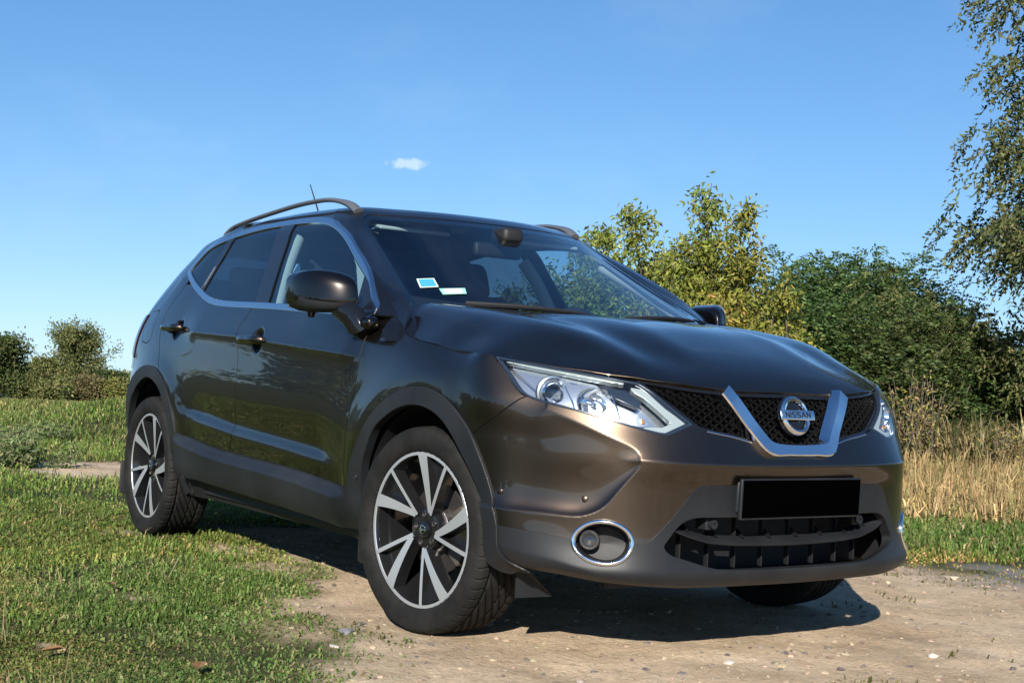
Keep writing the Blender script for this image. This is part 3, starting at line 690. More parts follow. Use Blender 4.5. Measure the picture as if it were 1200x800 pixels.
# ------------------------------------------------------------------ bonnet
_hx=np.concatenate([[-.335,-.30,-.27,-.245,-.225,-.20],np.linspace(-.18,.60,120),np.linspace(.605,.7775,70)])
_he=np.concatenate([np.array([(-.34,.69),(-.30,.735),(-.262,.778),(-.235,.797),(-.205,.812),(-.17,.824),(-.12,.832),(-.02,.840),(.145,.843),(.26,.840)]),
   np.array([Lat([q[0]],[q[1]])[0][0][:2] for q in HOODE[::-1][::3]])])
_he=_he[np.argsort(_he[:,0])]
HB=.782
def hood_edge(x): return np.interp(x,_he[:,0],_he[:,1])
_ht=np.linspace(-1,1,221)
def hood_back(y): return -.10-.235*(np.abs(y)/.72)**2.2      # rear edge bows forward in the middle
HPts=[]
for x in _hx:
    ye=max(hood_edge(x),.004); HPts.append(Hsurf(np.array([x]),np.abs(_ht*ye))[0]*np.array([1,1,1]))
HPts=np.array(HPts); HPts[...,1]*=np.sign(_ht)[None,:]
# rolled front lip
HN=gridnormals(HPts); HN*=np.sign(HN[...,2:3]+1e-9)
Hs=grid_tm(HPts,HN,_ht,_hx)
Tn=np.cross(Hs['V'][Hs['T'][:,1]]-Hs['V'][Hs['T'][:,0]],Hs['V'][Hs['T'][:,2]]-Hs['V'][Hs['T'][:,0]])
fl=Tn[:,2]<0; Hs['T'][fl]=Hs['T'][fl][:,::-1]
Hs=clip(Hs,hood_back(Hs['V'][:,1])-Hs['V'][:,0])
BONNET=put('bonnet',Hs,M['paint'],CAR,1,depth=.014,offset=.0,rnd=.003)
# scuttle panel between bonnet and windscreen
sc=[];sf=[]
ys=np.linspace(-.80,.80,65)
for k,dx in enumerate((.10,-.02,-.10,-.22)):
    for y in ys:
        x=hood_back(y)+dx; zz=float(Hsurf(np.array([min(hood_back(y)+.02,.3)]),np.array([min(abs(y),.9)]))[0,0,2])
        z=zz-(.05,.018,.006,.0)[k] if abs(y)<.73 else zz-(.05,.02,.0,-.02)[k]
        sc.append((x,y,z))
n=len(ys)
for k in range(3):
    for i in range(n-1): sf.append((k*n+i,k*n+i+1,(k+1)*n+i+1,(k+1)*n+i))
mk('scuttle_panel',sc,sf,M['plastic'],CAR)
# ------------------------------------------------------------------ glasshouse
_s=np.unique(np.concatenate([np.linspace(0,_US[4],90),np.linspace(_US[4],_US[6],40),np.linspace(_US[6],_US[13],330),np.linspace(_US[13],UMAX,60)]))
_v=np.unique(np.concatenate([np.linspace(.94,1.46,110),np.linspace(1.46,1.54,22),np.linspace(1.54,2.12,50)]))
UP,UN=Usurf(_s,_v)
U_half=grid_tm(UP,UN,_s,_v)
U_full=grid_tm(np.concatenate([UP[:,:0:-1]*_mm,UP],1),np.concatenate([UN[:,:0:-1]*_mm,UN],1),np.concatenate([-_s[:0:-1],_s]),_v)
S3,S5=_US[4],_US[6]
CHR=np.array([(-.435,1.078),(-.445,1.094),(-.520,1.165),(-.610,1.222),(-.770,1.300),(-.920,1.374),(-1.060,1.434),(-1.190,1.470),(-1.35,1.492),(-1.51,1.500),(-1.68,1.503),(-2.01,1.496),(-2.28,1.468),(-2.42,1.443),(-2.51,1.415),(-2.56,1.375),(-2.615,1.318),(-2.618,1.305),(-2.60,1.292),(-2.50,1.248),(-2.33,1.188),(-2.16,1.142),(-2.02,1.121),(-1.75,1.106),(-1.32,1.089),(-.94,1.069),(-.61,1.052),(-.450,1.050),(-.437,1.058)])
CHR=curve(CHR,260,closed=True)
# work in side view (x,z) on the glasshouse sheet
def side_q(tm): 
    q=dict(tm); q['Q']=np.stack([tm['V'][:,0],tm['V'][:,2]],1); return q
Uside=side_q(sub(U_half,(U_half['Q'][U_half['T']][:,:,1].mean(1)<1.53)&(U_half['Q'][U_half['T']][:,:,0].mean(1)>S3)&(U_half['Q'][U_half['T']][:,:,0].mean(1)<_US[16])))
Uside['S']=None; Uside.pop('S')
_sq=sub(U_half,(U_half['Q'][U_half['T']][:,:,1].mean(1)<1.53)&(U_half['Q'][U_half['T']][:,:,0].mean(1)>S3)&(U_half['Q'][U_half['T']][:,:,0].mean(1)<_US[16]))['Q'][:,0]
ch=np.maximum(fast_sdf(Uside['Q'],CHR,.2),(S5-.012)-_sq)
seam=lambda tm: np.where(tm['V'][:,0]<-2.45,1.2745-tm['V'][:,2], np.where(tm['V'][:,0]<-.33,1.052-tm['V'][:,2]-0*1.,.96-tm['V'][:,2]))
def pillar_lines(x0,z0,x1,z1,tm): # signed side of a straight line, + behind
    q=tm['Q']; return ((x1-x0)*(q[:,1]-z0)-(z1-z0)*(q[:,0]-x0))/np.hypot(x1-x0,z1-z0)
inner=clip(Uside,ch+.0205)
l1=lambda tm: pillar_lines(-1.425,1.10,-1.572,1.476,tm)      # >0 : behind the front window
l2=lambda tm: pillar_lines(-1.565,1.10,-1.715,1.480,tm)
l3=lambda tm: pillar_lines(-2.272,1.195,-2.205,1.455,tm)
l4=lambda tm: pillar_lines(-2.325,1.200,-2.272,1.44,tm)
import itertools
def between(tm,*fs):
    for f in fs: tm=clip(tm,f(tm))
    return tm
WS=mirror_poly(np.concatenate([[(0,.97)],[(S3-.004,.97)],cv([(S3-.004,1.40),(S3-.006,1.470),(S3-.03,1.493),(S3-.10,1.498)],14),[(0,1.499)]]))
ws=cut(U_full,WS,gap=.0)
SCREEN=put('windscreen',ws,M['glass'],CAR,1,depth=.0,offset=-.002)
# black ceramic edge printed on the screen
def fr(tm): return -(fast_sdf(tm['Q'],WS,.3)+.022)
band=clip(ws,fr(ws))
put('screen_edge_band',band,M['gloss'],SCREEN,1,depth=0,offset=-.0045)
low=clip(ws,ws['V'][:,2]-(1.085+.055*(np.abs(ws['V'][:,1])/.7)**2))
put('screen_lower_band',low,M['black'],SCREEN,1,depth=0,offset=-.006)
# painted shell: roof, pillars, rear
sh=clip(U_full,fast_sdf(U_full['Q'],WS,.3)*-1+.002)
sq=np.stack([sh['V'][:,0],sh['V'][:,2]],1)
fch=fast_sdf(sq,CHR,.25); fch=np.maximum(fch,(S5-.012)-np.abs(sh['Q'][:,0])); ok=(np.abs(sh['N'][:,1])>.35)&(np.abs(sh['Q'][:,0])>S3)
sh=clip(sh,np.where(ok,-fch+.001,-1.))
sh=clip(sh,seam(sh))
RWIN=np.array([(UMAX-.62,1.24),(UMAX-.62,1.42),(UMAX,1.44),(UMAX,1.22)])
sh=clip(sh,-np.where(np.abs(sh['Q'][:,0])>UMAX-.8,polysdf(np.stack([np.abs(sh['Q'][:,0]),sh['Q'][:,1]],1),np.array([(UMAX-.60,1.25),(UMAX-.56,1.43),(UMAX+.1,1.44),(UMAX+.1,1.25)])),1.))
SHELL=put('roof_and_pillars',sh,M['paint'],CAR,1,depth=.010)
put('headlining',clip(sh,np.maximum(sh['Q'][:,1]-1.70,.35-sh['N'][:,2]*np.sign(np.maximum(sh['Q'][:,1]-1.50,0)+1e-9)*(sh['Q'][:,1]>1.50)-.35*(sh['Q'][:,1]<=1.50))),M['lining'],CAR,1,depth=0,offset=-.030)
for side in (-1,1):
    ring=dict(Uside); ring['N']=np.concatenate([Uside['N']],1); ring=clip(Uside,np.maximum(ch,-(ch+.0215)))
    TRIM=put('window_trim',ring,M['trim'],CAR,side,depth=.012,offset=.0045,rnd=.003)
    g=between(inner,lambda t:l1(t)+.004)
    put('front_side_window',g,M['sideglass'],CAR,side,depth=0,offset=-.006)
    # black mirror corner of the front window
    tri=cut(inner,[(-.40,1.0),(-.40,1.2),(-.655,1.235),(-.575,1.0)],gap=0)
    put('mirror_corner',tri,M['gloss'],CAR,side,depth=.004,offset=.0)
    bp=between(inner,lambda t:-l1(t)+.000,lambda t:l2(t)+.000)
    put('centre_pillar_cover',bp,M['gloss'],CAR,side,depth=.01,offset=.0005)
    put('rear_side_window',between(inner,lambda t:-l2(t)+.004,lambda t:l3(t)+.003),M['privacy'],CAR,side,depth=0,offset=-.005)
    put('quarter_pillar_cover',between(inner,lambda t:-l3(t),lambda t:l4(t)),M['gloss'],CAR,side,depth=.01,offset=.0005)
    put('quarter_window',between(inner,lambda t:-l4(t)+.003),M['privacy'],CAR,side,depth=0,offset=-.004)
    # slim bright strip down the rear door frame
    a0=np.array([(-2.292,1.20),(-2.262,1.29)]); 
    i=[np.argmin(np.hypot(Uside['V'][:,0]-p[0],Uside['V'][:,2]-p[1])) for p in curve(np.array([(-2.300,1.197),(-2.28,1.245),(-2.258,1.31)]),8)]
    MB().tube([Uside['V'][k]*np.array([1,side,1])+Uside['N'][k]*np.array([1,side,1])*.002 for k in i],.0035,6).build('bright_strip',M['trim'],CAR)
# rear window
rw=cut(U_half,[(UMAX-.60,1.25),(UMAX-.56,1.43),(UMAX,1.44),(UMAX,1.25)],gap=.003)
for side in (-1,1): put('rear_window',rw,M['privacy'],CAR,side,depth=0,offset=-.003)
def Uat(s,v,off=0.):
    s=np.atleast_1d(np.asarray(s,float)); v=np.atleast_1d(np.asarray(v,float)); sg=np.where(s<0,-1.,1.); s=np.abs(s)
    i=np.clip(np.searchsorted(_s,s)-1,0,len(_s)-2); j=np.clip(np.searchsorted(_v,v)-1,0,len(_v)-2)
    P=UP[j,i]+(UP[j,i+1]-UP[j,i])*((s-_s[i])/(_s[i+1]-_s[i]))[:,None]+(UP[j+1,i]-UP[j,i])*((v-_v[j])/(_v[j+1]-_v[j]))[:,None]
    n=UN[j,i].copy(); P=P+n*off; P[:,1]*=sg; n[:,1]*=sg; return P,n
# windscreen stickers (inside the glass, nearside lower corner)
def decal(name,quad,m,off,par):
    q=np.array(quad,float); V=[];n=6
    for j in range(n+1):
        for i in range(n+1):
            u,w=i/n,j/n; s=(q[0]*(1-u)+q[1]*u)*(1-w)+(q[3]*(1-u)+q[2]*u)*w; V.append(Uat([-s[0]],[s[1]],off)[0][0])
    F=np.array([(j*(n+1)+i,j*(n+1)+i+1,(j+1)*(n+1)+i+1,(j+1)*(n+1)+i) for j in range(n) for i in range(n)])
    return mk(name,V,F,m,par)
def inset(q,k): c=np.mean(q,0); return [tuple(c+(np.array(p)-c)*k) for p in q]
q1=[(.664,1.203),(.594,1.209),(.600,1.173),(.673,1.166)]
st=decal('inspection_sticker',q1,M['stickerwhite'],.0012,SCREEN); st['label']='small blue sticker with a white border'
decal('sticker_print',inset(q1,.86),M['stickerblue'],.0018,st)
q2=[(.604,1.166),(.500,1.174),(.512,1.150),(.606,1.142)]
st=decal('toll_sticker',q2,M['stickergreen'],.0012,SCREEN)
decal('sticker_print',inset(q2,.7),M['stickerwhite'],.0018,st)
# wipers
for y0,y1,sg in ((-.55,.02,1),(.10,.60,1)):
    pts=[]
    for t in np.linspace(0,1,14):
        y=y0+(y1-y0)*t; x=hood_back(y)-.055-.02*t; pts.append((x,y,1.088+.030*(abs(y)/.7)**2+.004+.012*math.sin(math.pi*t)))
    w=MB().tube(pts,np.linspace(.010,.005,14),6).tube([(p[0]-.012,p[1],p[2]-.004) for p in pts[3:]],.006,6).build('wiper',M['black'],CAR)
# roof rails
for side in (-1,1):
    pts=curve(np.array([(-2.56,.560,1.497),(-2.47,.566,1.527),(-2.36,.570,1.541),(-2.20,.573,1.553),(-2.0,.575,1.565),(-1.72,.577,1.579),(-1.52,.577,1.582),(-1.37,.575,1.576),(-1.26,.571,1.558),(-1.19,.567,1.538),(-1.135,.562,1.508)]),60)*np.array([1,side,1])
    k=np.linspace(0,1,60); rad=.0100+.0065*sstep(.82,.97,k)+.004*sstep(.12,.0,k)
    rl=MB().tube(pts,rad,12,sx=1.5)
    rl.build('roof_rail',M['rail'],CAR)
    # feet
    # foot
# antenna
MB().tube([(-2.55,0,1.50),(-2.735,0,1.745),(-2.81,0,1.845)],[.006,.004,.0025],8).lathe([(.0,.0),(.03,.0),(.018,.02),(.007,.03)],16,'z',(-2.54,0,1.50)).build('antenna',M['black'],CAR)
# ------------------------------------------------------------------ front end
def Lgrid(poly,off,gap=0,holes=(),full=True): 
    return cut(L_full if full else L_half,poly,holes,gap=gap)
# grille mesh of flattened hexagons
GR=empty('grille'); GR.parent=CAR
cells=MB(); V=[];F=[];Q=[]
pa,pz=.0400,.0118
k=0
for j in range(-2,20):
    z0=.640+j*pz
    for i in range(-16,17):
        a0=(i+.5*(j%2))*pa
        h=np.array([(-.60,0),(-.30,.52),(.30,.52),(.60,0),(.30,-.52),(-.30,-.52)])
        if polysdf(np.array([[a0,z0]]),GRILLE)[0]>.02: continue
        o=h*np.array([pa*.88,pz*.86*1.0])*np.array([1,1.9])+(a0,z0); inn=(h*np.array([pa*.76,pz*.64])*np.array([1,1.9]))+(a0,z0)
        P=np.concatenate([o,inn,inn])
        b=len(V); V+=[*P]; Q+=[-.030]*6+[-.022]*6+[-.050]*6
        for t in range(6):
            u=(t+1)%6; F.append((b+t,b+6+t,b+6+u,b+u)); F.append((b+6+t,b+12+t,b+12+u,b+6+u))
V=np.array(V); Q=np.array(Q); V[:,1]=np.clip(V[:,1],.23,1.2)
P,n=Lat(V[:,0],V[:,1],0.); P=P+n*Q[:,None]
F=np.array(F); F=F[polysdf(V[F].mean(1),GRILLE)<.004]
mk('honeycomb_mesh',P,F,M['satin'],GR,smooth=False)
put('grille_backing',cut(L_full,GRILLE,gap=-.006),M['black'],GR,1,depth=0,offset=-.060)
gb_=cut(L_full,GRILLE,gap=-.002); put('grille_surround',clip(gb_,-(fast_sdf(gb_['Q'],GRILLE,.2)+.010)),M['gloss'],GR,1,depth=.04,offset=-.012)
# chrome V: a bevelled bar swept down one arm, along the foot and up the other
_vh=np.concatenate([np.linspace((.254,.8405),(.146,.690),16),curve(np.array([(.146,.690),(.134,.676),(.116,.667),(.09,.6625),(.05,.660),(0,.6595)]),18)[1:]])
_vp=np.concatenate([_vh,(_vh[::-1]*np.array([-1,1]))[1:]])
_vd=np.gradient(_vp,axis=0); _vd/=np.linalg.norm(_vd,axis=1,keepdims=True); _vn=np.stack([_vd[:,1],-_vd[:,0]],1)      # points outwards/down
_ft=sstep(.15,.05,np.abs(_vp[:,0]))
V=[];sec=[(-.0350,-.03),(-.0330,.014),(-.0290,.0185),(.008,.0220),(.0115,.0190),(.0290,-.006),(.0305,-.03)]
secf=[(-.0225,-.03),(-.0210,.014),(-.0185,.0175),(.0095,.0195),(.0125,.0170),(.0160,.004),(.0165,-.03)]
for p,nn,f in zip(_vp,_vn,_ft):
    for (w,o),(w2,o2) in zip(sec,secf):
        q=p-nn*(w*(1-f)+w2*f)*-1; P,n=Lat([q[0]],[q[1]]); V.append(P[0]+n[0]*(o*(1-f)+o2*f))
k=len(sec); m_=len(_vp)
F=[(i*k+j,(i+1)*k+j,(i+1)*k+j+1,i*k+j+1) for i in range(m_-1) for j in range(k-1)]+[tuple(range(k))[::-1],tuple((m_-1)*k+j for j in range(k))]
vb=MB().add(V,F).build('chrome_v_strip',M['chrome'],GR,auto=25)
# inner black frame of the V
# thin bright sill under the grille wings
for side in (-1,1):
    P,n=Lat(np.array([.355,.33,.30,.265,.23,.19]),np.array([.7135,.7095,.7045,.6995,.692,.682]),-.002)
    MB().tube(P*np.array([1,side,1]),.0038,6).build('grille_sill_strip',M['trim'],GR)
# badge: ring and name bar
BD=empty('badge'); BD.parent=GR
bc,bn=Lat([0.],[.762],.022); bc=bc[0]; bn=bn[0]
Mb=np.array([[0,1,0],[0,0,1],bn]); ex=np.array([0,1.,0]); ey=np.cross(bn,ex); ey/=np.linalg.norm(ey)
def bp_(x,y,h=0): return bc+ex*x+ey*y+bn*h
ring=MB();V=[];n=72
sec=[(-.0095,0),(-.007,.006),(-.001,.0085),(.005,.006),(.0085,0)]
for k in range(n):
    t=2*math.pi*k/n
    for d,h in sec: V.append(bp_((.0535+d)*math.cos(t),(.0555+d)*math.sin(t),h))
F=[(k*5+j,((k+1)%n)*5+j,((k+1)%n)*5+j+1,k*5+j+1) for k in range(n) for j in range(4)]
ring.add(V,F); 
ring.build('badge_ring',M['chrome'],BD)
bar=MB(); Rm=np.array([ex,ey,bn]).T
bar.rbox(bp_(0,0,.008),(.150,.032,.010),.0035,Rm); bar.build('badge_bar',M['chrome'],BD)
dk=MB(); dk.lathe([(.0,-.004),(.044,-.004),(.062,-.004),(.066,-.012)],48,'z'); dv=np.array(dk.V); dk.V=[tuple(bp_(v[0],v[1],v[2])) for v in dv]; dk.build('badge_backing',M['gloss'],BD)
# letters built from strokes
LET={'N':[[(0,0),(0,1)],[(0,1),(.8,0)],[(.8,0),(.8,1)]],'I':[[(0,0),(0,1)]],'S':[[(.8,.98),(.12,.98),(.0,.86),(.0,.64),(.12,.52),(.68,.48),(.8,.36),(.8,.14),(.68,.02),(0,.02)]],'A':[[(0,0),(.42,1),(.52,1),(.94,0)],[(.16,.32),(.78,.32)]]}
def word(txt,w,h,lw,f,par,m,name='lettering'):
    adv=0;items=[]
    for ch in txt:
        cw={'N':.8,'I':0,'S':.8,'A':.94}[ch]; items.append((ch,adv)); adv+=cw+.42
    tot=adv-.42; s=w/tot; mb=MB()
    for ch,x0 in items:
        for st in LET[ch]:
            P=np.array(st)
            for a,b in zip(P[:-1],P[1:]):
                A=np.array([(a[0]+x0)*s-w/2,(a[1]-.5)*h]);B=np.array([(b[0]+x0)*s-w/2,(b[1]-.5)*h])
                d=(B-A)/np.linalg.norm(B-A); nrm=np.array([-d[1],d[0]])*lw/2; A2=A-d*lw*.4;B2=B+d*lw*.4
                q=[A2-nrm,B2-nrm,B2+nrm,A2+nrm]
                mb.add([f(p[0],p[1]) for p in q],[(0,1,2,3)])
    return mb.build(name,m,par,smooth=False)
word('NISSAN',.108,.0155,.0040,lambda x,y:bp_(x,y,.0136),BD,M['black'])
# number plate, blacked out, on its holder
PL=MB(); px,pz0=.878,.512; tl=np.array([math.cos(R(3)),0,math.sin(R(3))])
RmP=np.array([[math.cos(R(2)),0,math.sin(R(2))],[0,1,0],[-math.sin(R(2)),0,math.cos(R(2))]])
PL.rbox((px-.006,0,pz0),(.014,.530,.126),.005,RmP)
holder=PL.build('plate_holder',M['plastic'],CAR)
b=MB(); b.rbox((px+.0022,0,pz0+.001),(.004,.516,.114),.0015,RmP); pl=b.build('number_plate',M['plate'],holder)
pl['label']='blank black number plate'
b=MB(); b.box((px-.024,-.305,.565),(.04,.012,.035)); 
b=MB(); b.rbox((px-.042,0,.518),(.05,.522,.100),.01,RmP); b.build('plate_plinth',M['plastic'],holder)
# lower intake: slat, ribs, dark duct, two sensor bosses
IG=empty('lower_grille'); IG.parent=CAR
def sweep(aa,zz,prof,name,m,par):
    """prof: (depth behind the skin, dz) section swept along the nose"""
    V=[];k=len(prof)
    for a,z in zip(aa,zz):
        for d,dz in prof:
            P,n=Lat([a],[z]); nn=n[0]*np.array([1,1,0]); nn/=np.linalg.norm(nn); V.append(P[0]-nn*d+np.array([0,0,dz]))
    F=[(i*k+j,(i+1)*k+j,(i+1)*k+(j+1)%k,i*k+(j+1)%k) for i in range(len(aa)-1) for j in range(k)]
    F+= [tuple(range(k))[::-1],tuple((len(aa)-1)*k+j for j in range(k))]
    mb=MB(); mb.add(V,F); return mb.build(name,m,par)
aa=np.concatenate([-np.linspace(.495,.0,26),np.linspace(.02,.495,25)])
zs=np.interp(np.abs(aa),[0,.12,.25,.34,.42,.48,.5],[.3645,.366,.370,.378,.398,.420,.430])
sweep(aa,zs,[(.018,-.003),(.016,.002),(.022,.007),(.075,.022),(.08,.006),(.024,-.006)],'intake_slat',M['plastic'],IG)
for a0 in (-.40,-.29,-.18,-.065,.055,.17,.285,.39):
    P,n=Lat([a0],[.37],-.055); m_=MB(); m_.rbox(P[0]+np.array([-.035,0,.01]),(.02,.0035,.17),.001); m_.build('intake_rib',M['black'],IG)
    m_=MB(); q,_=Lat([a0],[.38],-.03); zq=float(np.interp(abs(a0),[0,.25,.34,.42,.48],[.383,.388,.396,.415,.436])); m_.add([(q[0][0]-.045,q[0][1]-.003,zq),(q[0][0]-.01,q[0][1]-.003,zq),(q[0][0]-.045,q[0][1]-.003,zq+.025),(q[0][0]-.045,q[0][1]+.003,zq),(q[0][0]-.01,q[0][1]+.003,zq),(q[0][0]-.045,q[0][1]+.003,zq+.025)],[(0,1,2),(5,4,3),(0,3,4,1),(1,4,5,2),(2,5,3,0)]); m_.build('rib_gusset',M['satin'],IG)
m_=MB(); m_.box((.62,0,.37),(.02,1.16,.30)); m_.box((.66,.545,.37),(.13,.02,.19)); m_.box((.66,-.545,.37),(.13,.02,.19)); m_.box((.67,0,.475),(.12,1.06,.015)); m_.box((.61,0,.262),(.36,1.0,.012)); m_.build('intake_duct',M['black'],IG)
for side in (-1,1):
    P,n=Lat([.325*1.0],[.432],-.02); p=P[0]*np.array([1,side,1])
    m_=MB(); m_.rbox(p+np.array([-.03,0,.0]),(.05,.045,.036),.004); m_.lathe([(.0,.006),(.006,.006),(.006,.012),(.0135,.012),(.015,.0)],20,'x',p+np.array([-.004,0,0])); m_.build('sensor_boss',M['plastic'],IG)
# parking sensors
for side in (-1,1):
    for a0,z0 in ((1.050,.503),(.758,.499)):
        P,n=Lat([a0],[z0]); p=P[0]*np.array([1,side,1]); nn=n[0]*np.array([1,side,1])
        m_=MB(); t1=np.cross(nn,(0,0,1)); t1/=np.linalg.norm(t1); t2=np.cross(nn,t1)
        V=[];F=[];pr=[(.0,.0035),(.0085,.0035),(.0098,.0025),(.0102,.0),(.0118,.0002),(.0122,-.004)]
        for k in range(24):
            t=2*math.pi*k/24
            for r,h in pr: V.append(p+(t1*math.cos(t)+t2*math.sin(t))*r+nn*h)
        q=len(pr); F=[(k*q+j,((k+1)%24)*q+j,((k+1)%24)*q+j+1,k*q+j+1) for k in range(24) for j in range(q-1)]
        if side>0: F=[f[::-1] for f in F]
        m_.add(V,F); m_.build('parking_sensor',M['paint'],CAR)
# fog lamps
for side in (-1,1):
    FG=empty('fog_lamp'); FG.parent=CAR
    E=ell(FOGC,(.0895,.0615),72); P,n=Lat(E[:,0],E[:,1],.001); P=P*np.array([1,side,1]); n=n*np.array([1,side,1])
    c=P.mean(0); V=[];F=[];q=10
    for k in range(72):
        o=P[k]-c; o/=np.linalg.norm(o)
        for j in range(q):
            t=2*math.pi*j/q; V.append(P[k]+o*.0078*math.cos(t)+n[k]*(.0078*math.sin(t)))
    F=[(k*q+j,((k+1)%72)*q+j,((k+1)%72)*q+(j+1)%q,k*q+(j+1)%q) for k in range(72) for j in range(q)]
    MB().add(V,F).build('chrome_ring',M['chrome'],FG)
    V=[];F=[];K=6; nm=n.mean(0); nm/=np.linalg.norm(nm)
    for k in range(72):
        for j,(sc_,d) in enumerate(((.96,.0),(.93,.012),(.86,.05),(.78,.075),(.45,.08),(.0,.08))): V.append(c+(P[k]-c)*sc_-nm*d)
    F=[(k*K+j,((k+1)%72)*K+j,((k+1)%72)*K+j+1,k*K+j+1) for k in range(72) for j in range(K-1)]
    MB().add(V,F).build('fog_bowl',M['black'],FG)
    p,n1=Lat([FOGC[0]+.046],[FOGC[1]+.004],-.036); p=p[0]*np.array([1,side,1])
    ax_=nm; t1=np.cross(ax_,(0,0,1)); t1/=np.linalg.norm(t1); t2=np.cross(ax_,t1)
    def lathe_at(prof,n,p,ax,t1,t2):
        V=[p+(t1*math.cos(2*math.pi*k/n)+t2*math.sin(2*math.pi*k/n))*r+ax*h for k in range(n) for r,h in prof]; q=len(prof)
        return V,[(k*q+j,((k+1)%n)*q+j,((k+1)%n)*q+j+1,k*q+j+1) for k in range(n) for j in range(q-1)]
    MB().add(*lathe_at([(.0,-.024),(.016,-.016),(.026,.0),(.029,.003),(.031,-.03)],32,p,ax_,t1,t2)).build('fog_reflector',M['disc'],FG)
    MB().add(*lathe_at([(.0,.010),(.013,.008),(.022,.003),(.027,-.003)],32,p,ax_,t1,t2)).build('fog_glass',M['clearlens'],FG)
# ------------------------------------------------------------------ headlamps
DRL_O=[(.585,.842),(.552,.838),(.536,.831),(.480,.778),(.412,.734),(.418,.727),(.482,.709),(.525,.709),(.575,.719),(.560,.722),(.505,.722),(.463,.736),(.490,.762),(.545,.812),(.573,.828)]
for side in (-1,1):
    HLm=empty('headlight'); HLm.parent=CAR
    tm=cut(L_half,LAMP,gap=.0015)
    put('lamp_lens',tm,M['lens'],HLm,side,depth=.004,offset=.0015,rnd=.002)
    rim=clip(tm,-(fast_sdf(tm['Q'],LAMP,.2)+.0055)); put('lens_seal',rim,M['lampblack'],HLm,side,depth=.02,offset=-.002)
    put('lamp_housing',tm,M['silver'],HLm,side,depth=0,offset=-.062)
    def inl(poly,m,name,off,depth=.02,holes=(),gap=0.): return put(name,cut(tm,poly,holes,gap=gap),m,HLm,side,depth=depth,offset=off,rnd=.002)
    inl(LAMP,M['lampblack'],'lamp_side_wall',-.010,.05,[inset(LAMP,.94)])
    # bright bezel swinging round the two units
    inl(np.array([(1.0,.898),(.93,.889),(.86,.880),(.80,.873),(.745,.865),(.69,.856),(.655,.800),(.62,.752),(.625,.732),(.70,.748),(.80,.768),(.90,.790),(.945,.806),(.93,.83)]),M['silver'],'chrome_bezel',-.034,.03,[ell((.873,.827),(.043,.037)),ell((.728,.796),(.050,.041))])
    inl(np.array([(1.03,.9135),(.93,.8975),(.80,.8835),(.68,.868),(.60,.857),(.603,.852),(.68,.862),(.80,.877),(.92,.890),(1.01,.905)]),M['lampwhite'],'upper_light_strip',-.010,.02)
    inl(np.array(DRL_O),M['lampwhite'],'daytime_light',-.012,.025)
    inl(np.array([(.588,.740),(.575,.768),(.562,.752),(.535,.738),(.545,.731),(.575,.729)]),M['silver'],'indicator_reflector',-.030,.02)
    inl(np.array([(.566,.752),(.556,.744),(.552,.737),(.562,.738)]),M['amber'],'amber_bulb',-.022,.01)
    inl(np.array([(.66,.842),(.60,.838),(.555,.80),(.575,.785),(.64,.812)]),M['lampblack'],'upper_bezel',-.022,.02)
    for k,(a0,z0,a1,z1) in enumerate(((.905,.862,.925,.808),(.817,.856,.800,.775),(.655,.835,.635,.745),(.695,.752,.78,.772),(.76,.853,.79,.858))):
        P,n1=Lat(np.linspace(a0,a1,8),np.linspace(z0,z1,8),-.033); MB().tube(P*np.array([1,side,1]),.0028,6).build('bezel_rib',M['reflector'],HLm)
    # projector and reflector units, aimed forward
    for (a0,z0),rr,pn in (((.873,.827),.040,'projector_unit'),((.728,.796),.046,'high_beam_unit')):
        p,n1=Lat([a0],[z0],-.040); p=p[0]*np.array([1,side,1]); ax_=np.array([.93,-side*-.30,.0]); ax_/=np.linalg.norm(ax_); t1=np.cross(ax_,(0,0,1)); t1/=np.linalg.norm(t1); t2=np.cross(ax_,t1)
        un=MB().add(*lathe_at([(rr*.66,-.03),(rr*.70,.012),(rr*.80,.018),(rr*.88,.012),(rr*1.05,.002),(rr*1.1,-.02)] if pn=='projector_unit' else [(.004,-.030),(rr*.5,-.020),(rr*.85,.0),(rr*.98,.014),(rr*1.04,.010),(rr*1.06,-.03)],40,p,ax_,t1,t2)).build(pn,M['reflector'],HLm)
        if pn=='projector_unit':
            MB().add(*lathe_at([(.0,.028),(rr*.25,.0265),(rr*.45,.022),(rr*.62,.013),(rr*.68,.0)],32,p,ax_,t1,t2)).build('projector_lens',M['clearlens'],un)
            
            MB().add(*lathe_at([(rr*1.12,-.004),(rr*1.16,.006),(rr*1.30,.004),(rr*1.34,-.012)],40,p,ax_,t1,t2)).build('projector_shroud',M['silver'],un)
            MB().add(*lathe_at([(.0,-.02),(rr*.72,-.02)],24,p,ax_,t1,t2)).build('projector_back',M['lampblack'],un)
        else:
            MB().add(*lathe_at([(.0,.012),(.006,.010),(.007,-.03)],16,p,ax_,t1,t2)).build('bulb_shade',M['reflector'],un)
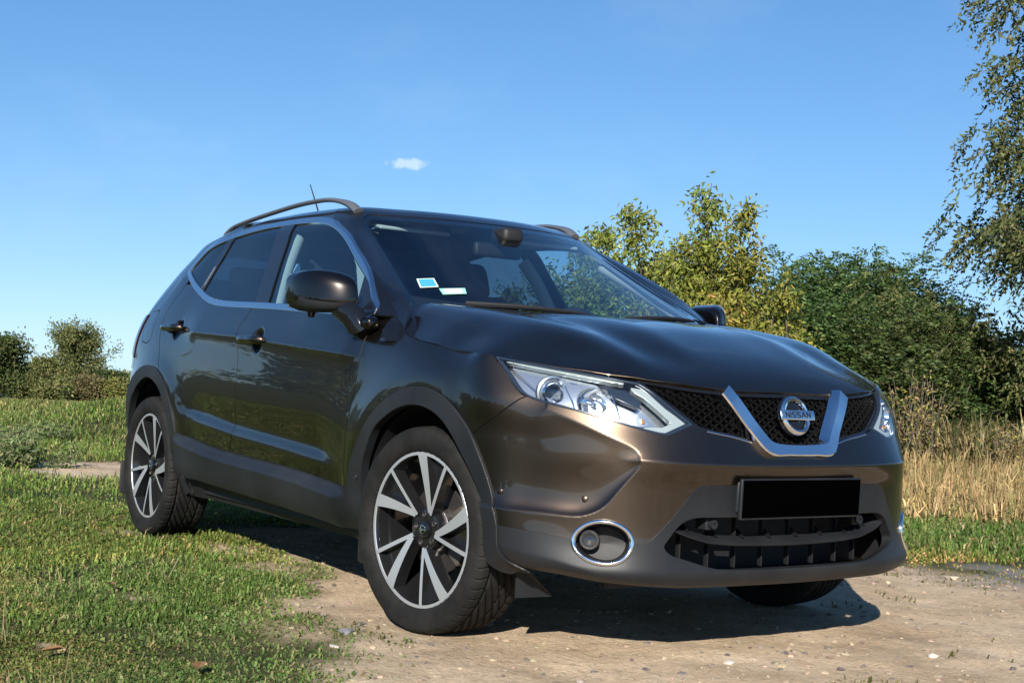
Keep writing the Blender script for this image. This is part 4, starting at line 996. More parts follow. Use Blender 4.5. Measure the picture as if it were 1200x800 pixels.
# ------------------------------------------------------------------ wheels
def make_tyre():
    nu,nw=840,56
    # section: from inner bead over the tread to the outer bead; (y, r)
    tr=np.linspace(-.100,.100,nw)
    crown=.3425-.0035*(tr/.1)**2-.006*np.maximum(0,(np.abs(tr)-.085)/.015)**2
    side=[(.1075,.327),(.1115,.315),(.1135,.300),(.1125,.284),(.107,.268),(.101,.2615),(.094,.2585),(.080,.2582)]
    secY=np.concatenate([[-a for a,b in side[::-1]],tr,[a for a,b in side]]); secR=np.concatenate([[b for a,b in side[::-1]],crown,[b for a,b in side]])
    th=np.linspace(0,2*np.pi,nu,endpoint=False)
    T,Yg=np.meshgrid(th,secY,indexing='ij'); Rg=np.broadcast_to(secR,T.shape).copy()
    s=T*.3425; w=Yg; on=(np.abs(w)<=.1001)
    def groove(d,half): return 1-sstep(half*.55,half,np.abs(d))
    g=np.zeros_like(T)
    for c in (-.060,.058): g=np.maximum(g,groove(w-c,.0058))
    # long diagonal cuts over the centre, short cuts over both shoulders
    pitch=2*np.pi*.3425/40
    u=(s+1.9*w)/pitch; du=(u-np.round(u))*pitch*.47
    g=np.maximum(g,np.where((w>-.060)&(w<.058),groove(du,.0044),0)*.9)
    g=np.maximum(g,groove(w-.012,.0035)*.8)
    u2=(s*1.0+.28*np.abs(w))/(pitch*.72); d2=(u2-np.round(u2))*pitch*.72
    g=np.maximum(g,np.where((np.abs(w)>.060),groove(d2,.0024),0)*.8)
    Rg-=np.where(on,.0085*g,0)
    # raised bands and blocks on the sidewall
    blk=(np.sin(T*26)>.1)&(np.sin(T*2.0+.6)>.15)
    sd=(~on)&(Rg>.272)&(Rg<.305)
    Yg=Yg+np.sign(Yg)*np.where(sd&blk,.0011,0)
    X=Rg*np.cos(T); Z=Rg*np.sin(T)
    flat=-.3355; sq=np.clip((flat-Z)/.012,0,1); Yg=Yg+np.sign(Yg)*.006*sstep(-.25,-.335,Z)*(Rg<.33)*(Z<-.2)
    Z=np.maximum(Z,flat+.002*np.clip(Z-flat,-1,0))
    V=np.stack([X,Yg,Z],-1).reshape(-1,3); m=len(secY)
    i=np.arange(nu*m).reshape(nu,m); j=np.roll(i,-1,axis=0)
    F=np.stack([i[:,:-1],i[:,1:],j[:,1:],j[:,:-1]],-1).reshape(-1,4)
    return V,F
TYV,TYF=make_tyre()
def pol(r,deg): t=R(deg); return np.array([r*math.sin(t),r*math.cos(t)])      # clockwise from the top, seen from outside
def face_y(r): return -.0955+.020*(1-np.clip((r-.05)/.19,0,1))**1.3
def arm(p0,p1,w0,w1,n=12,bow=0.):
    t=np.linspace(0,1,n)[:,None]; c=p0+(p1-p0)*t; d=(p1-p0)/np.linalg.norm(p1-p0); nn=np.array([-d[1],d[0]])
    c=c+nn*bow*(4*t*(1-t)); w=w0+(w1-w0)*t**.8
    return c+nn*w/2,c-nn*w/2
def make_rim(rot):
    face=MB(); body=MB(); deeps=[]
    def lift(P,off): P=np.asarray(P); r=np.hypot(P[:,0],P[:,1]); return np.stack([P[:,0],face_y(r)+off,P[:,1]],1)
    def strip(A,B,mb,o0,o1=None,grow=0.):
        n=len(A)
        if grow: d=(A-B)/np.linalg.norm(A-B,axis=1,keepdims=True); A=A+d*grow; B=B-d*grow
        if o1 is None:
            mb.add(np.concatenate([lift(A,o0),lift(B,o0)]),[(i,i+1,n+i+1,n+i) for i in range(n-1)])
        else:
            V=np.concatenate([lift(A,o0),lift(B,o0),lift(A+ (A-B)*.12,o1),lift(B-(A-B)*.12,o1)])
            F=[(i,i+1,n+i+1,n+i) for i in range(n-1)]+[(2*n+i,2*n+i+1,i+1,i) for i in range(n-1)]+[(n+i,n+i+1,3*n+i+1,3*n+i) for i in range(n-1)]+[(0,n,3*n,2*n),(n-1,2*n+n-1,3*n+n-1,n+n-1)]
            mb.add(V,F)
    for k in range(5):
        f=rot+72*k
        for (a,b) in (arm(pol(.250,f),pol(.066,f+27),.047,.020,14,.005),arm(pol(.250,f+30),pol(.060,f+32),.0145,.013,12)):
            strip(a,b,face,-.0008); strip(a,b,body,.0,.042,.0012)
        # web closing the foot of the V
        a=np.array([pol(.088,f+22.5),pol(.072,f+27),pol(.058,f+33)]);b=np.array([pol(.094,f+31),pol(.080,f+33),pol(.062,f+36)])
        strip(a,b,face,-.0006); strip(a,b,body,.0004,.042)
        # pocket floor between the arms
        a=np.array([pol(.240,f+4),pol(.17,f+9),pol(.09,f+24)]);b=np.array([pol(.240,f+27.5),pol(.17,f+27),pol(.09,f+29)])
        deep=MB(); strip(a,b,deep,.030,.046); deeps.append(deep)
    n=192
    face.lathe([(.2450,-.0930),(.2462,-.0962),(.2550,-.0962),(.2567,-.0945),(.2570,-.0880)],n)
    body.lathe([(.2450,-.0930),(.2400,-.082),(.2335,-.03),(.225,.03),(.228,.095),(.245,.100)],n)
    # hub plate with bolt holes and a domed cap
    body.lathe([(.0,-.066),(.030,-.066),(.056,-.0675),(.066,-.064),(.072,-.045),(.074,.0)],48)
    holes=[]
    for k in range(5):
        p=pol(.050,rot+72*k+62); hb=MB(); holes.append(hb); hb.lathe([(.0,-.066),(.0078,-.066),(.0092,-.0722),(.0105,-.0715)],16,'y',(p[0],0,p[1]))
    return face,body,deeps,holes
def make_wheel(x,side,steer,rot,yc=.7825):
    W=empty('wheel',(x,side*yc,.335),(0 if side<0 else math.pi)+R(steer)); W.parent=CAR
    mk('tyre',TYV,TYF,M['rubber'],W)
    face,body,deeps,holes=make_rim(rot)
    rim=body.build('rim',M['spokeblack'],W,auto=30); face.build('machined_face',M['alloy'],W,auto=30); [q.build('spoke_pocket',M['spokeblack'],W,auto=30) for q in deeps]; [q.build('wheel_bolt',M['disc'],W) for q in holes]
    cap=MB().lathe([(.0,-.0815),(.012,-.081),(.022,-.0785),(.028,-.075),(.0295,-.068)],32).build('hub_cap',M['gloss'],W)
    lg=MB(); 
    n=32; V=[];sec=[(.0120,-.0815),(.0128,-.0828),(.0148,-.0825),(.0155,-.0805)]
    lg.lathe(sec,n); lg.rbox((0,-.0825,0),(.036,.003,.0065),.001); lg.build('cap_emblem',M['chrome'],W)
    d=MB().lathe([(.06,-.010),(.148,-.010),(.150,-.006),(.150,.014),(.06,.014)],64).lathe([(.0,-.040),(.074,-.040),(.08,-.035),(.082,-.010)],48).build('brake_disc',M['disc'],W)
    c=MB()
    for t in np.linspace(-34,34,7):
        p=pol(.128,t+ (95 if side<0 else -95)); q=R(t+(95 if side<0 else -95)); c.rbox((p[0],.004,p[1]),(.036,.062,.062),.008,[[math.cos(q),0,math.sin(q)],[0,1,0],[-math.sin(q),0,math.cos(q)]])
    c.build('brake_caliper',M['rust'],W)
    v=MB(); p=pol(.226,rot+250); q=pol(.205,rot+250); v.tube([(p[0],-.052,p[1]),(q[0],-.066,q[1])],[.004,.0035],8); v.build('tyre_valve',M['disc'],W)
STEER=7.66
make_wheel(0,-1,STEER,0); make_wheel(-2.646,-1,0,14); make_wheel(0,1,STEER,33); make_wheel(-2.646,1,0,50)
# wheel housings and floor
for x0 in (0.,-2.646):
    for side in (-1,1):
        u=MB()
        th=np.linspace(R(-4),R(184),40); V=[];nY=[.50,.86]
        for t in th:
            for y in nY: V.append((x0+.415*math.cos(t),side*y,.335+.415*math.sin(t)))
        u.add(V,[(2*i,2*i+1,2*i+3,2*i+2) for i in range(39)])
        V=[(x0+.415*math.cos(t),side*.50,.335+.415*math.sin(t)) for t in th]+[(x0,side*.50,.335)]
        u.add(V,[(i,i+1,40) for i in range(39)])
        u.build('wheel_housing',M['black'],CAR)
u=MB(); u.box((-1.32,0,.32),(1.72,1.58,.14)); u.box((-1.35,0,.36),(4.0,.98,.22)); u.box((.50,0,.37),(.18,1.0,.16)); u.box((-3.2,0,.42),(.3,1.3,.2))
u.tube([(-.5,.1,.235),(-2.2,.1,.235),(-2.4,.35,.26),(-3.3,.35,.3)],.03,10); u.rbox((-3.15,.2,.30),(.28,.6,.12),.04)
u.build('underbody',M['black'],CAR,auto=40)
for side in (-1,1):
    f=MB(); V=[(.412,side*.756,.272),(.41,side*.754,.168),(.412,side*.612,.165),(.42,side*.735,.272)]; V2=[(v[0]-.006,v[1],v[2]) for v in V]
    f.add(V+V2,[(0,1,2,3),(7,6,5,4),(0,4,5,1),(1,5,6,2),(2,6,7,3),(3,7,4,0)]); f.build('air_deflector',M['plastic'],CAR,smooth=False)
    f=MB(); V=[(-2.255,side*.80,.33),(-2.255,side*.80,.235),(-2.26,side*.58,.225),(-2.26,side*.58,.33)]; V2=[(v[0]+.006,v[1],v[2]) for v in V]
    f.add(V+V2,[(0,1,2,3),(7,6,5,4),(0,4,5,1),(1,5,6,2),(2,6,7,3),(3,7,4,0)]); f.build('air_deflector',M['plastic'],CAR,smooth=False)
    # rear mud flap
    f=MB(); f.rbox((-3.045,side*.80,.245),(.012,.17,.17),.005); f.build('mud_flap',M['black'],CAR)
    # front inner arch tab behind the front wheel
    f=MB(); f.rbox((-.445,side*.78,.21),(.05,.14,.10),.012); f.build('arch_tab',M['black'],CAR)
    # trim clip on the arch
    P,n=Lat(xz([(-.432,.475)])[0:1,0],[.475],.010); f=MB(); p=P[0]*np.array([1,side,1]); f.lathe([(.0,.002),(.005,.002),(.007,.0005),(.009,.002),(.011,.0)],16,'y',(0,0,0)); f.V=[(v[0]+p[0],p[1]+side*v[1],v[2]+p[2]) for v in f.V]; f.build('trim_clip',M['plastic'],CAR)
# ------------------------------------------------------------------ door mirrors
for side in (-1,1):
    secs=[(.872,-.685,-.500,1.082,1.182),(.885,-.700,-.490,1.070,1.196),(.92,-.720,-.500,1.060,1.208),(.96,-.740,-.525,1.058,1.2135),(1.0,-.755,-.565,1.062,1.2135),(1.025,-.762,-.610,1.072,1.206),(1.04,-.766,-.660,1.092,1.192),(1.046,-.768,-.70,1.115,1.172)]
    n=40; V=[];F=[]
    for y,x0,x1,z0,z1 in secs:
        cx,cz,hx,hz=(x0+x1)/2,(z0+z1)/2,(x1-x0)/2,(z1-z0)/2
        for k in range(n):
            t=2*math.pi*k/n; c,s=math.cos(t),math.sin(t); px_=2/3.6 if c>0 else 2/9.
            V.append((cx+hx*np.sign(c)*abs(c)**px_+ (0.02*(-(s))*(c>0)*abs(c)),side*y,cz+hz*np.sign(s)*abs(s)**(2/3.0)))
    m_=len(secs)
    for i in range(m_-1):
        for k in range(n): F.append((i*n+k,i*n+(k+1)%n,(i+1)*n+(k+1)%n,(i+1)*n+k) if side>0 else (i*n+k,(i+1)*n+k,(i+1)*n+(k+1)%n,i*n+(k+1)%n))
    F.append(tuple(range(n)) if side<0 else tuple(range(n))[::-1]); F.append(tuple((m_-1)*n+k for k in range(n))[::-1] if side<0 else tuple((m_-1)*n+k for k in range(n)))
    mm=MB().add(V,F); 
    mo=mm.build('door_mirror',M['darkenedpaint'],CAR,auto=0)
    mo.data.set_sharp_from_angle(angle=R(60))
    md=mo.modifiers.new('sub','SUBSURF'); md.levels=1; md.render_levels=2
    # black lower shell, indicator strip, foot
    lo=MB(); V=[];F=[]
    for y,x0,x1,z0,z1 in secs[:7]:
        cx,cz,hx,hz=(x0+x1)/2,(z0+z1)/2,(x1-x0)/2,(z1-z0)/2
        for k in range(n//2+1):
            t=math.pi+math.pi*k/(n//2)*1.0; t=math.pi*1.14+math.pi*.72*k/(n//2); c,s=math.cos(t),math.sin(t); px_=2/3.6 if c>0 else 2/9.
            V.append((cx+1.012*hx*np.sign(c)*abs(c)**px_+(0.02*(-(s))*(c>0)*abs(c)),side*y,cz+1.015*hz*np.sign(s)*abs(s)**(2/3.0)))
    q=n//2+1
    for i in range(6):
        for k in range(q-1): F.append((i*q+k,i*q+k+1,(i+1)*q+k+1,(i+1)*q+k))
    lo.add(V,F).build('mirror_lower_shell',M['plastic'],mo,auto=60)
    g=MB(); g.rbox((-.772,side*.955,1.137),(.004,.14,.125),.002); g.build('mirror_glass',M['chrome'],mo)
    ft=MB(); ft.tube([(-.50,side*.84,.996),(-.475,side*.882,1.012),(-.49,side*.90,1.045),(-.57,side*.915,1.085)],[.036,.042,.038,.036],14,sx=1.25); ft.build('mirror_foot',M['gloss'],mo)
    ft=MB(); ft.rbox((-.425,side*.868,1.022),(.085,.055,.045),.018); ft.build('mirror_foot_cover',M['darkenedpaint'],mo)
    cm=MB(); cm.lathe([(.0,-.018),(.012,-.016),(.015,.0),(.015,.012)],16,'z',(-.70,side*.965,1.056)); cm.build('mirror_camera',M['gloss'],mo)
    st=MB(); st.tube(curve(np.array([(-.585,side*.925,1.112),(-.60,side*.985,1.118),(-.635,side*1.025,1.128)]),8)+np.array([.035,0,0])*0,.004,6)
# ------------------------------------------------------------------ door handles
for side in (-1,1):
    for hx,hz,ln in ((-1.435,.9585,.235),(-2.425,1.0155,.235)):
        yb=float(Ys(hz))
        pts=curve(np.array([(hx-ln/2,yb+.006,hz-.002),(hx-ln*.40,yb+.030,hz),(hx,yb+.037,hz+.001),(hx+ln*.38,yb+.032,hz),(hx+ln/2,yb+.008,hz-.001)]),22)*np.array([1,side,1])
        h=MB().tube(pts,np.interp(np.linspace(0,1,22),[0,.1,.5,.9,1],[.010,.0135,.0145,.0140,.010]),12,sx=1.25,up=(0,1,0)); o=h.build('door_handle',M['paint'],CAR,auto=0)
        MB().tube(pts[2:-2]+np.array([0,side*.0072,-.009]),.0022,6).build('handle_strip',M['trim'],o)
# ------------------------------------------------------------------ cabin
CB=empty('cabin'); CB.parent=CAR
def seat(x,y):
    s=MB(); tilt=R(22); Rt=[[math.cos(tilt),0,-math.sin(tilt)],[0,1,0],[math.sin(tilt),0,math.cos(tilt)]]
    Rt=np.array([[math.cos(tilt),0,-math.sin(tilt)],[0,1,0],[math.sin(tilt),0,math.cos(tilt)]])
    s.rbox((x,y,.62),(.52,.50,.16),.06); s.rbox((x-.34,y,.93),(.13,.48,.66),.06,Rt); s.rbox((x-.32,y-.21,.93),(.16,.08,.55),.035,Rt); s.rbox((x-.32,y+.21,.93),(.16,.08,.55),.035,Rt)
    s.rbox((x-.485,y,1.31),(.10,.27,.19),.045,Rt); s.tube([(x-.46,y-.06,1.18),(x-.48,y-.06,1.26)],.007,8); s.tube([(x-.46,y+.06,1.18),(x-.48,y+.06,1.26)],.007,8)
    return s.build('seat',M['cloth'],CB)
seat(-1.30,.37); seat(-1.30,-.37)
s=MB(); s.rbox((-2.1,0,.66),(.5,1.3,.18),.06); s.rbox((-2.42,0,.98),(.14,1.3,.56),.06,[[math.cos(.4),0,-math.sin(.4)],[0,1,0],[math.sin(.4),0,math.cos(.4)]])
for y in (-.42,0,.42): s.rbox((-2.55,y,1.28),(.09,.24,.13),.04)
s.build('rear_bench',M['cloth'],CB)
d=MB(); V=[];F=[];sec=[(-.20,1.035),(-.34,1.072),(-.55,1.055),(-.72,1.03),(-.80,.98),(-.82,.80),(-.70,.60)]
ys=np.linspace(-.72,.72,25)
for y in ys:
    for x,z in sec: V.append((x-.05*(abs(y)/.72)**2,y,z+.018*math.exp(-((y-.37)/.2)**2)*(x<-.5)-.012*(abs(y)/.72)**4))
k=len(sec); F=[(i*k+j,i*k+j+1,(i+1)*k+j+1,(i+1)*k+j) for i in range(24) for j in range(k-1)]
d.add(V,F).build('dashboard',M['dash'],CB)
w=MB(); V=[]; c=np.array([-.92,.37,.985]); ax_=np.array([-.90,0,.43]); ax_/=np.linalg.norm(ax_); t1=np.array([0,1.,0]); t2=np.cross(ax_,t1)
w.tube([c+(t1*math.cos(t)+t2*math.sin(t))*.185 for t in np.linspace(0,2*math.pi,40)],.015,8,cap=False); w.rbox(c,(.05,.16,.11),.02); w.tube([c+t1*.18,c,c-t1*.18],.014,8); w.tube([c,c-t2*.18],.012,8); w.build('steering_wheel',M['dash'],CB)
# door linings and floor block stray light
for side in (-1,1):
    tm=cut(L_half,[(AX(-.35),.40),(AX(-2.6),.40),(AX(-2.6),1.13),(AX(-2.1),1.085),(AX(-1.5),1.055),(AX(-.9),1.035),(AX(-.35),1.01)],gap=0)
    put('door_lining',tm,M['dash'],CB,side,depth=0,offset=-.07)
fl=MB(); fl.box((-1.6,0,.44),(2.6,1.5,.03)); fl.box((-.86,0,.70),(.05,1.46,.5)); fl.box((-2.75,0,.85),(.06,1.36,.7)); fl.box((-.95,0,.72),(.9,.22,.3)); fl.build('cabin_floor',M['black'],CB,smooth=False)
# pillars inside, rear-view mirror, visors
for side in (-1,1):
    pt=[Uat([side*(S3+S5)/2*1.0],[v],-.058)[0][0] for v in np.linspace(1.06,1.42,12)]
    pt=[p for p in pt]; MB().tube(pt,.024,10,sx=.8).build('pillar_lining',M['lining'],CB)
    pq=cut(side_q(U_half),[(-.40,1.045),(-.60,1.052),(-.83,1.27),(-1.10,1.445),(-1.02,1.452),(-.80,1.30)],gap=0); put('pillar_trim_panel',pq,M['lining'],CB,side,depth=0,offset=-.035)
    P0=np.array([(-1.50,.755,1.08),(-1.535,.715,1.20),(-1.575,.665,1.32),(-1.62,.61,1.42)])*np.array([1,side,1]); MB().tube(curve(P0,10),.032,10,sx=1.0).build('pillar_lining',M['lining'],CB)
    bl=MB(); pb=np.array([(-1.53,.745,1.02),(-1.56,.715,1.18),(-1.60,.67,1.33)])*np.array([1,side,1]); 
    vz=MB(); vz.rbox((-1.12,side*.34,1.462),(.17,.34,.016),.007,[[math.cos(.22),0,math.sin(.22)],[0,1,0],[-math.sin(.22),0,math.cos(.22)]]); vz.build('sun_visor',M['lining'],CB)
rv=MB(); rv.rbox((-.93,0,1.385),(.035,.24,.062),.015); rv.rbox((-.86,0,1.445),(.12,.10,.06),.02); rv.tube([(-.88,0,1.44),(-.92,0,1.40)],.012,8); rv.build('rear_view_mirror',M['black'],CB)
# ------------------------------------------------------------------ terrain
CX,CY=CAM[0],CAM[1]
def fbm(x,y,f,seed,oct=4):
    """cheap smooth value noise"""
    r=np.random.default_rng(seed); out=np.zeros_like(x); amp=1.; tot=0
    for o in range(oct):
        T=r.random((64,64)); gx=x*f; gy=y*f; i=np.floor(gx).astype(int); j=np.floor(gy).astype(int); u=gx-i; v=gy-j; u=u*u*(3-2*u); v=v*v*(3-2*v)
        a=T[i%64,j%64];b=T[(i+1)%64,j%64];c=T[i%64,(j+1)%64];d=T[(i+1)%64,(j+1)%64]
        out+=amp*((a*(1-u)+b*u)*(1-v)+(c*(1-u)+d*u)*v); tot+=amp; amp*=.5; f*=2.03
    return out/tot
def height(x,y):
    x=np.asarray(x,float);y=np.asarray(y,float)
    dx,dy=x-CX,y-CY; d=np.hypot(dx,dy); az=np.degrees(np.arctan2(dy,dx))
    wl=sstep(146,156,az)*(1-sstep(176,190,az))
    h=-.028*np.maximum(0,d-13)*wl*(d<140)-.028*127*wl*(d>=140)
    # low bank beyond the path at the left
    h+=.45*np.exp(-(((x+13.6)/2.6)**2+((y-2.9)/1.7)**2))
    near=np.exp(-((x+1.2)/3.2)**4-((y)/1.7)**4)
    h+=(fbm(x,y,.35,3)-.5)*.10*(1-near)*sstep(1.5,6,d)
    dm=dirt(x,y)
    for yr in (-.80,.80): h-=.014*np.exp(-((y-yr-.05*np.sin(x*1.3))/.13)**2)*dm*(sstep(.30,.7,np.abs(x))*sstep(.3,.7,np.abs(x+2.646)))
    h+=(fbm(x,y,3.1,5)-.5)*.026*dm+(fbm(x,y,14,8,3)-.5)*.012*dm
    return h-.003*near
_BX=np.array([-14,-6.5,-5.6,-4.6,-3.4,-2.9,-2.4,-2.0,-1.2,-.8,-.4,0,.52,.9,1.6,3.,6.]); _BY=np.array([-.3,-.50,-.32,.1,-.2,-.42,-.55,-.62,-.72,-.92,-1.10,-1.12,-1.36,-1.78,-2.6,-4.2,-9.])
def dirt(x,y):
    x=np.asarray(x,float);y=np.asarray(y,float)
    n=(fbm(x,y,1.7,11)-.5)*.75+(fbm(x,y,6.,12,3)-.5)*.30
    lo=np.interp(x,_BX,_BY)                                   # edge towards the camera side
    m=sstep(-.22,.20,y-lo+n*1.05)
    hi=np.interp(x,[-14,-7,-5.5,-4,-2,-.7,.2,1.5,4],[1.0,.75,.95,1.1,1.8,2.5,2.35,2.4,3.])
    m*=1-sstep(-.2,.3,y-hi+n*.9)
    # grass tongue down the middle of the track behind the car
    m*=1-.9*sstep(.10,.35,-np.abs(x+3.9)+1.3+n*.8)*sstep(-.3,.1,y+1.0)*(1-sstep(.6,1.,y+n*.4))
    # bare worn patches in the grass
    for bx,by,br in ((-2.72,-1.0,.26),(-2.0,-.72,.34),(-.15,-1.25,.3),(-3.3,-.75,.2),(-1.4,-.75,.3),(-.9,-1.5,.16),(-2.2,-1.7,.14),(-.2,-2.0,.12),(-3.4,-1.8,.2),(-1.3,-2.3,.12)):
        m=np.maximum(m,.75*sstep(br,br*.4,np.hypot(x-bx,(y-by)*1.6)+n*.45))
    m*=sstep(-7.7,-7.0,x+n*.5)
    return np.clip(m,0,1)
def axis_pts(lo,hi,fine,a,b):
    mid=np.arange(a,b,fine); g=[b]; s=fine
    while g[-1]<hi: s*=1.09; g.append(g[-1]+s)
    q=[a]; s=fine
    while q[-1]>lo: s*=1.09; q.append(q[-1]-s)
    return np.concatenate([np.array(q[1:])[::-1],mid,np.array(g)])
gx=axis_pts(-420,260,.035,-7.2,2.6); gy=axis_pts(-300,420,.035,-2.9,3.6)
X,Y=np.meshgrid(gx,gy); Hh=height(X,Y); Dm=dirt(X,Y)*(np.hypot(X-CX,Y-CY)<60)
i=np.arange(X.size).reshape(X.shape)
GF=np.stack([i[:-1,:-1],i[:-1,1:],i[1:,1:],i[1:,:-1]],-1).reshape(-1,4)
def ground_mat():
    m=mat('track_and_turf',(.3,.25,.18),.95); N,L,b=nodes(m); b.inputs['Specular IOR Level'].default_value=.15
    at=N.new('ShaderNodeAttribute'); at.attribute_name='dirt'; tc=N.new('ShaderNodeTexCoord')
    def noise(s,d=5,r=.55): n=N.new('ShaderNodeTexNoise'); n.inputs['Scale'].default_value=s; n.inputs['Detail'].default_value=d; n.inputs['Roughness'].default_value=r; L.new(tc.outputs['Object'],n.inputs['Vector']); return n
    def ramp(src,stops):
        r=N.new('ShaderNodeValToRGB'); e=r.color_ramp.elements
        while len(e)<len(stops): e.new(.5)
        for q,(p,c) in zip(e,stops): q.position=p; q.color=(*c,1)
        L.new(src,r.inputs[0]); return r
    d1=ramp(noise(1.9,9,.62).outputs['Fac'],[(.30,(.27,.195,.125)),(.45,(.42,.320,.215)),(.58,(.50,.390,.270)),(.75,(.60,.485,.355))])
    d2=ramp(noise(38,4,.7).outputs['Fac'],[(.28,(.48,.45,.42)),(.44,(.92,.91,.90)),(.58,(1.04,1.03,1.02)),(.74,(1.25,1.23,1.20))])
    mx=N.new('ShaderNodeMix'); mx.data_type='RGBA'; mx.blend_type='MULTIPLY'; mx.inputs[0].default_value=.75; L.new(d1.outputs[0],mx.inputs[6]); L.new(d2.outputs[0],mx.inputs[7])
    g1=ramp(noise(2.2,6).outputs['Fac'],[(.3,(.024,.032,.011)),(.5,(.046,.052,.019)),(.72,(.095,.082,.040))])
    g2=N.new('ShaderNodeMix'); g2.data_type='RGBA'; L.new(at.outputs['Fac'],g2.inputs[0]); L.new(g1.outputs[0],g2.inputs[6]); L.new(mx.outputs[2],g2.inputs[7])
    # grey stony patch at the right-hand side of the track
    g=N.new('ShaderNodeAttribute'); g.attribute_name='grey'
    g3=N.new('ShaderNodeMix'); g3.data_type='RGBA'; L.new(g.outputs['Fac'],g3.inputs[0]); L.new(g2.outputs[2],g3.inputs[6]); g3.inputs[7].default_value=(.20,.19,.185,1)
    L.new(g3.outputs[2],b.inputs['Base Color'])
    bp=N.new('ShaderNodeBump'); bp.inputs['Strength'].default_value=.8; bp.inputs['Distance'].default_value=.012
    ad=N.new('ShaderNodeMath'); L.new(noise(55,5,.7).outputs['Fac'],ad.inputs[0]); L.new(noise(9,4).outputs['Fac'],ad.inputs[1]); L.new(ad.outputs[0],bp.inputs['Height']); L.new(bp.outputs[0],b.inputs['Normal'])
    return m
ground=mk('ground',np.stack([X,Y,Hh],-1).reshape(-1,3),GF,ground_mat()); tag(ground,kind='structure')
def fattr(o,name,arr): a=o.data.attributes.new(name,'FLOAT','POINT'); a.data.foreach_set('value',np.asarray(arr,np.float32).ravel())
fattr(ground,'dirt',Dm)
grey=.85*np.exp(-(((X+.25)/.42)**2+((Y-2.75)/.55)**2)**2)*sstep(.30,.5,fbm(X,Y,3.5,31))
fattr(ground,'grey',np.clip(grey,0,.9))
# ------------------------------------------------------------------ foliage helpers
def leafmat(name,rough=.55,trans=.35,spec=.3):
    m=bpy.data.materials.new(name); m.use_nodes=True; N=m.node_tree.nodes; L=m.node_tree.links; b=N['Principled BSDF']; out=N['Material Output']
    at=N.new('ShaderNodeAttribute'); at.attribute_name='tint'; L.new(at.outputs['Color'],b.inputs['Base Color']); b.inputs['Roughness'].default_value=rough; b.inputs['Specular IOR Level'].default_value=spec
    t=N.new('ShaderNodeBsdfTranslucent'); hs=N.new('ShaderNodeHueSaturation'); hs.inputs['Saturation'].default_value=1.15; hs.inputs['Value'].default_value=1.2; L.new(at.outputs['Color'],hs.inputs['Color']); L.new(hs.outputs[0],t.inputs[0])
    mx=N.new('ShaderNodeMixShader'); mx.inputs[0].default_value=trans; L.new(b.outputs[0],mx.inputs[1]); L.new(t.outputs[0],mx.inputs[2]); L.new(mx.outputs[0],out.inputs[0])
    return m
LEAF=leafmat('leaf'); BLADE=leafmat('grass_blade',.6,.25,.2)
BARK=bump(vary(mat('bark',(.1,.08,.06),.9),12,(.055,.045,.036),(.14,.115,.09)),30,.5,.02)
def cattr(o,cols):
    a=o.data.color_attributes.new('tint','FLOAT_COLOR','POINT'); c=np.concatenate([cols,np.ones((len(cols),1))],1).astype(np.float32); a.data.foreach_set('color',c.ravel())
def unit(v): return v/(np.linalg.norm(v,axis=-1,keepdims=True)+1e-12)
def leaves_mesh(name,P,D,Lg,Wd,cols,parent,fold=.25,droop=0.,curl=.0):
    """diamond leaves: base P, direction D, length/width arrays"""
    n=len(P); D=unit(D+np.array([0,0,-1.])*droop); s=unit(np.cross(D,rng.normal(size=(n,3)))); up=np.cross(s,D)
    Lg=np.broadcast_to(Lg,(n,))[:,None]; Wd=np.broadcast_to(Wd,(n,))[:,None]
    a=P; m=P+D*Lg*.45+up*Lg*fold*.15; t=P+D*Lg-up*Lg*curl
    l=m+s*Wd*.5+up*Wd*fold; r=m-s*Wd*.5+up*Wd*fold
    V=np.stack([a,r,t,l],1).reshape(-1,3); k=np.arange(n)*4
    F=np.concatenate([np.stack([k,k+1,k+2],1),np.stack([k,k+2,k+3],1)])
    o=mk(name,V,F,LEAF,parent,smooth=False); cattr(o,np.repeat(cols,4,0)); return o
def tintmix(n,pal,jit=.18,w=None):
    pal=np.array(pal); k=rng.choice(len(pal),n,p=w); c=pal[k]*(1+rng.normal(size=(n,1))*jit)*(1+rng.normal(size=(n,3))*.05); return np.clip(c,.004,.9)
def branches(base,h,r0,nl,spread,rise,lean=(0,0),ns=9,seed=0,tstart=.12,jit=.15,prof=None):
    """trunk and limbs: list of polylines with radii"""
    g=np.random.default_rng(seed); out=[]
    t=np.linspace(0,1,ns); wob=np.cumsum(g.normal(size=(ns,2))*.02*h,axis=0)
    T=np.stack([base[0]+lean[0]*t*h+wob[:,0]*t,base[1]+lean[1]*t*h+wob[:,1]*t,base[2]-.05+t*h],1); out.append((T,r0*(1-t)**.8+.006))
    for i in range(nl):
        f=tstart+(1-tstart)*((i+g.random())/nl)**.9; f=min(f,.97); k=f*(ns-1); j=int(k); p=T[j]+(T[min(j+1,ns-1)]-T[j])*(k-j)
        az=i*2.4+g.random()*1.2; le=h*spread*(prof(f) if prof else (1.15-f))*(.65+.6*g.random()); q=np.linspace(0,1,7)[:,None]
        d=np.array([math.cos(az),math.sin(az),0])
        c=p+d*le*q+np.array([0,0,1])*le*rise*q**1.5+np.cumsum(g.normal(size=(7,3))*.05*le,axis=0)*q
        out.append((c,np.linspace(r0*.38*(1-f*.6)+.004,.004,7)))
    return out
def tubes(br,minr=0):
    mb=MB()
    for c,r in br: mb.tube(c,r,6)
    return mb
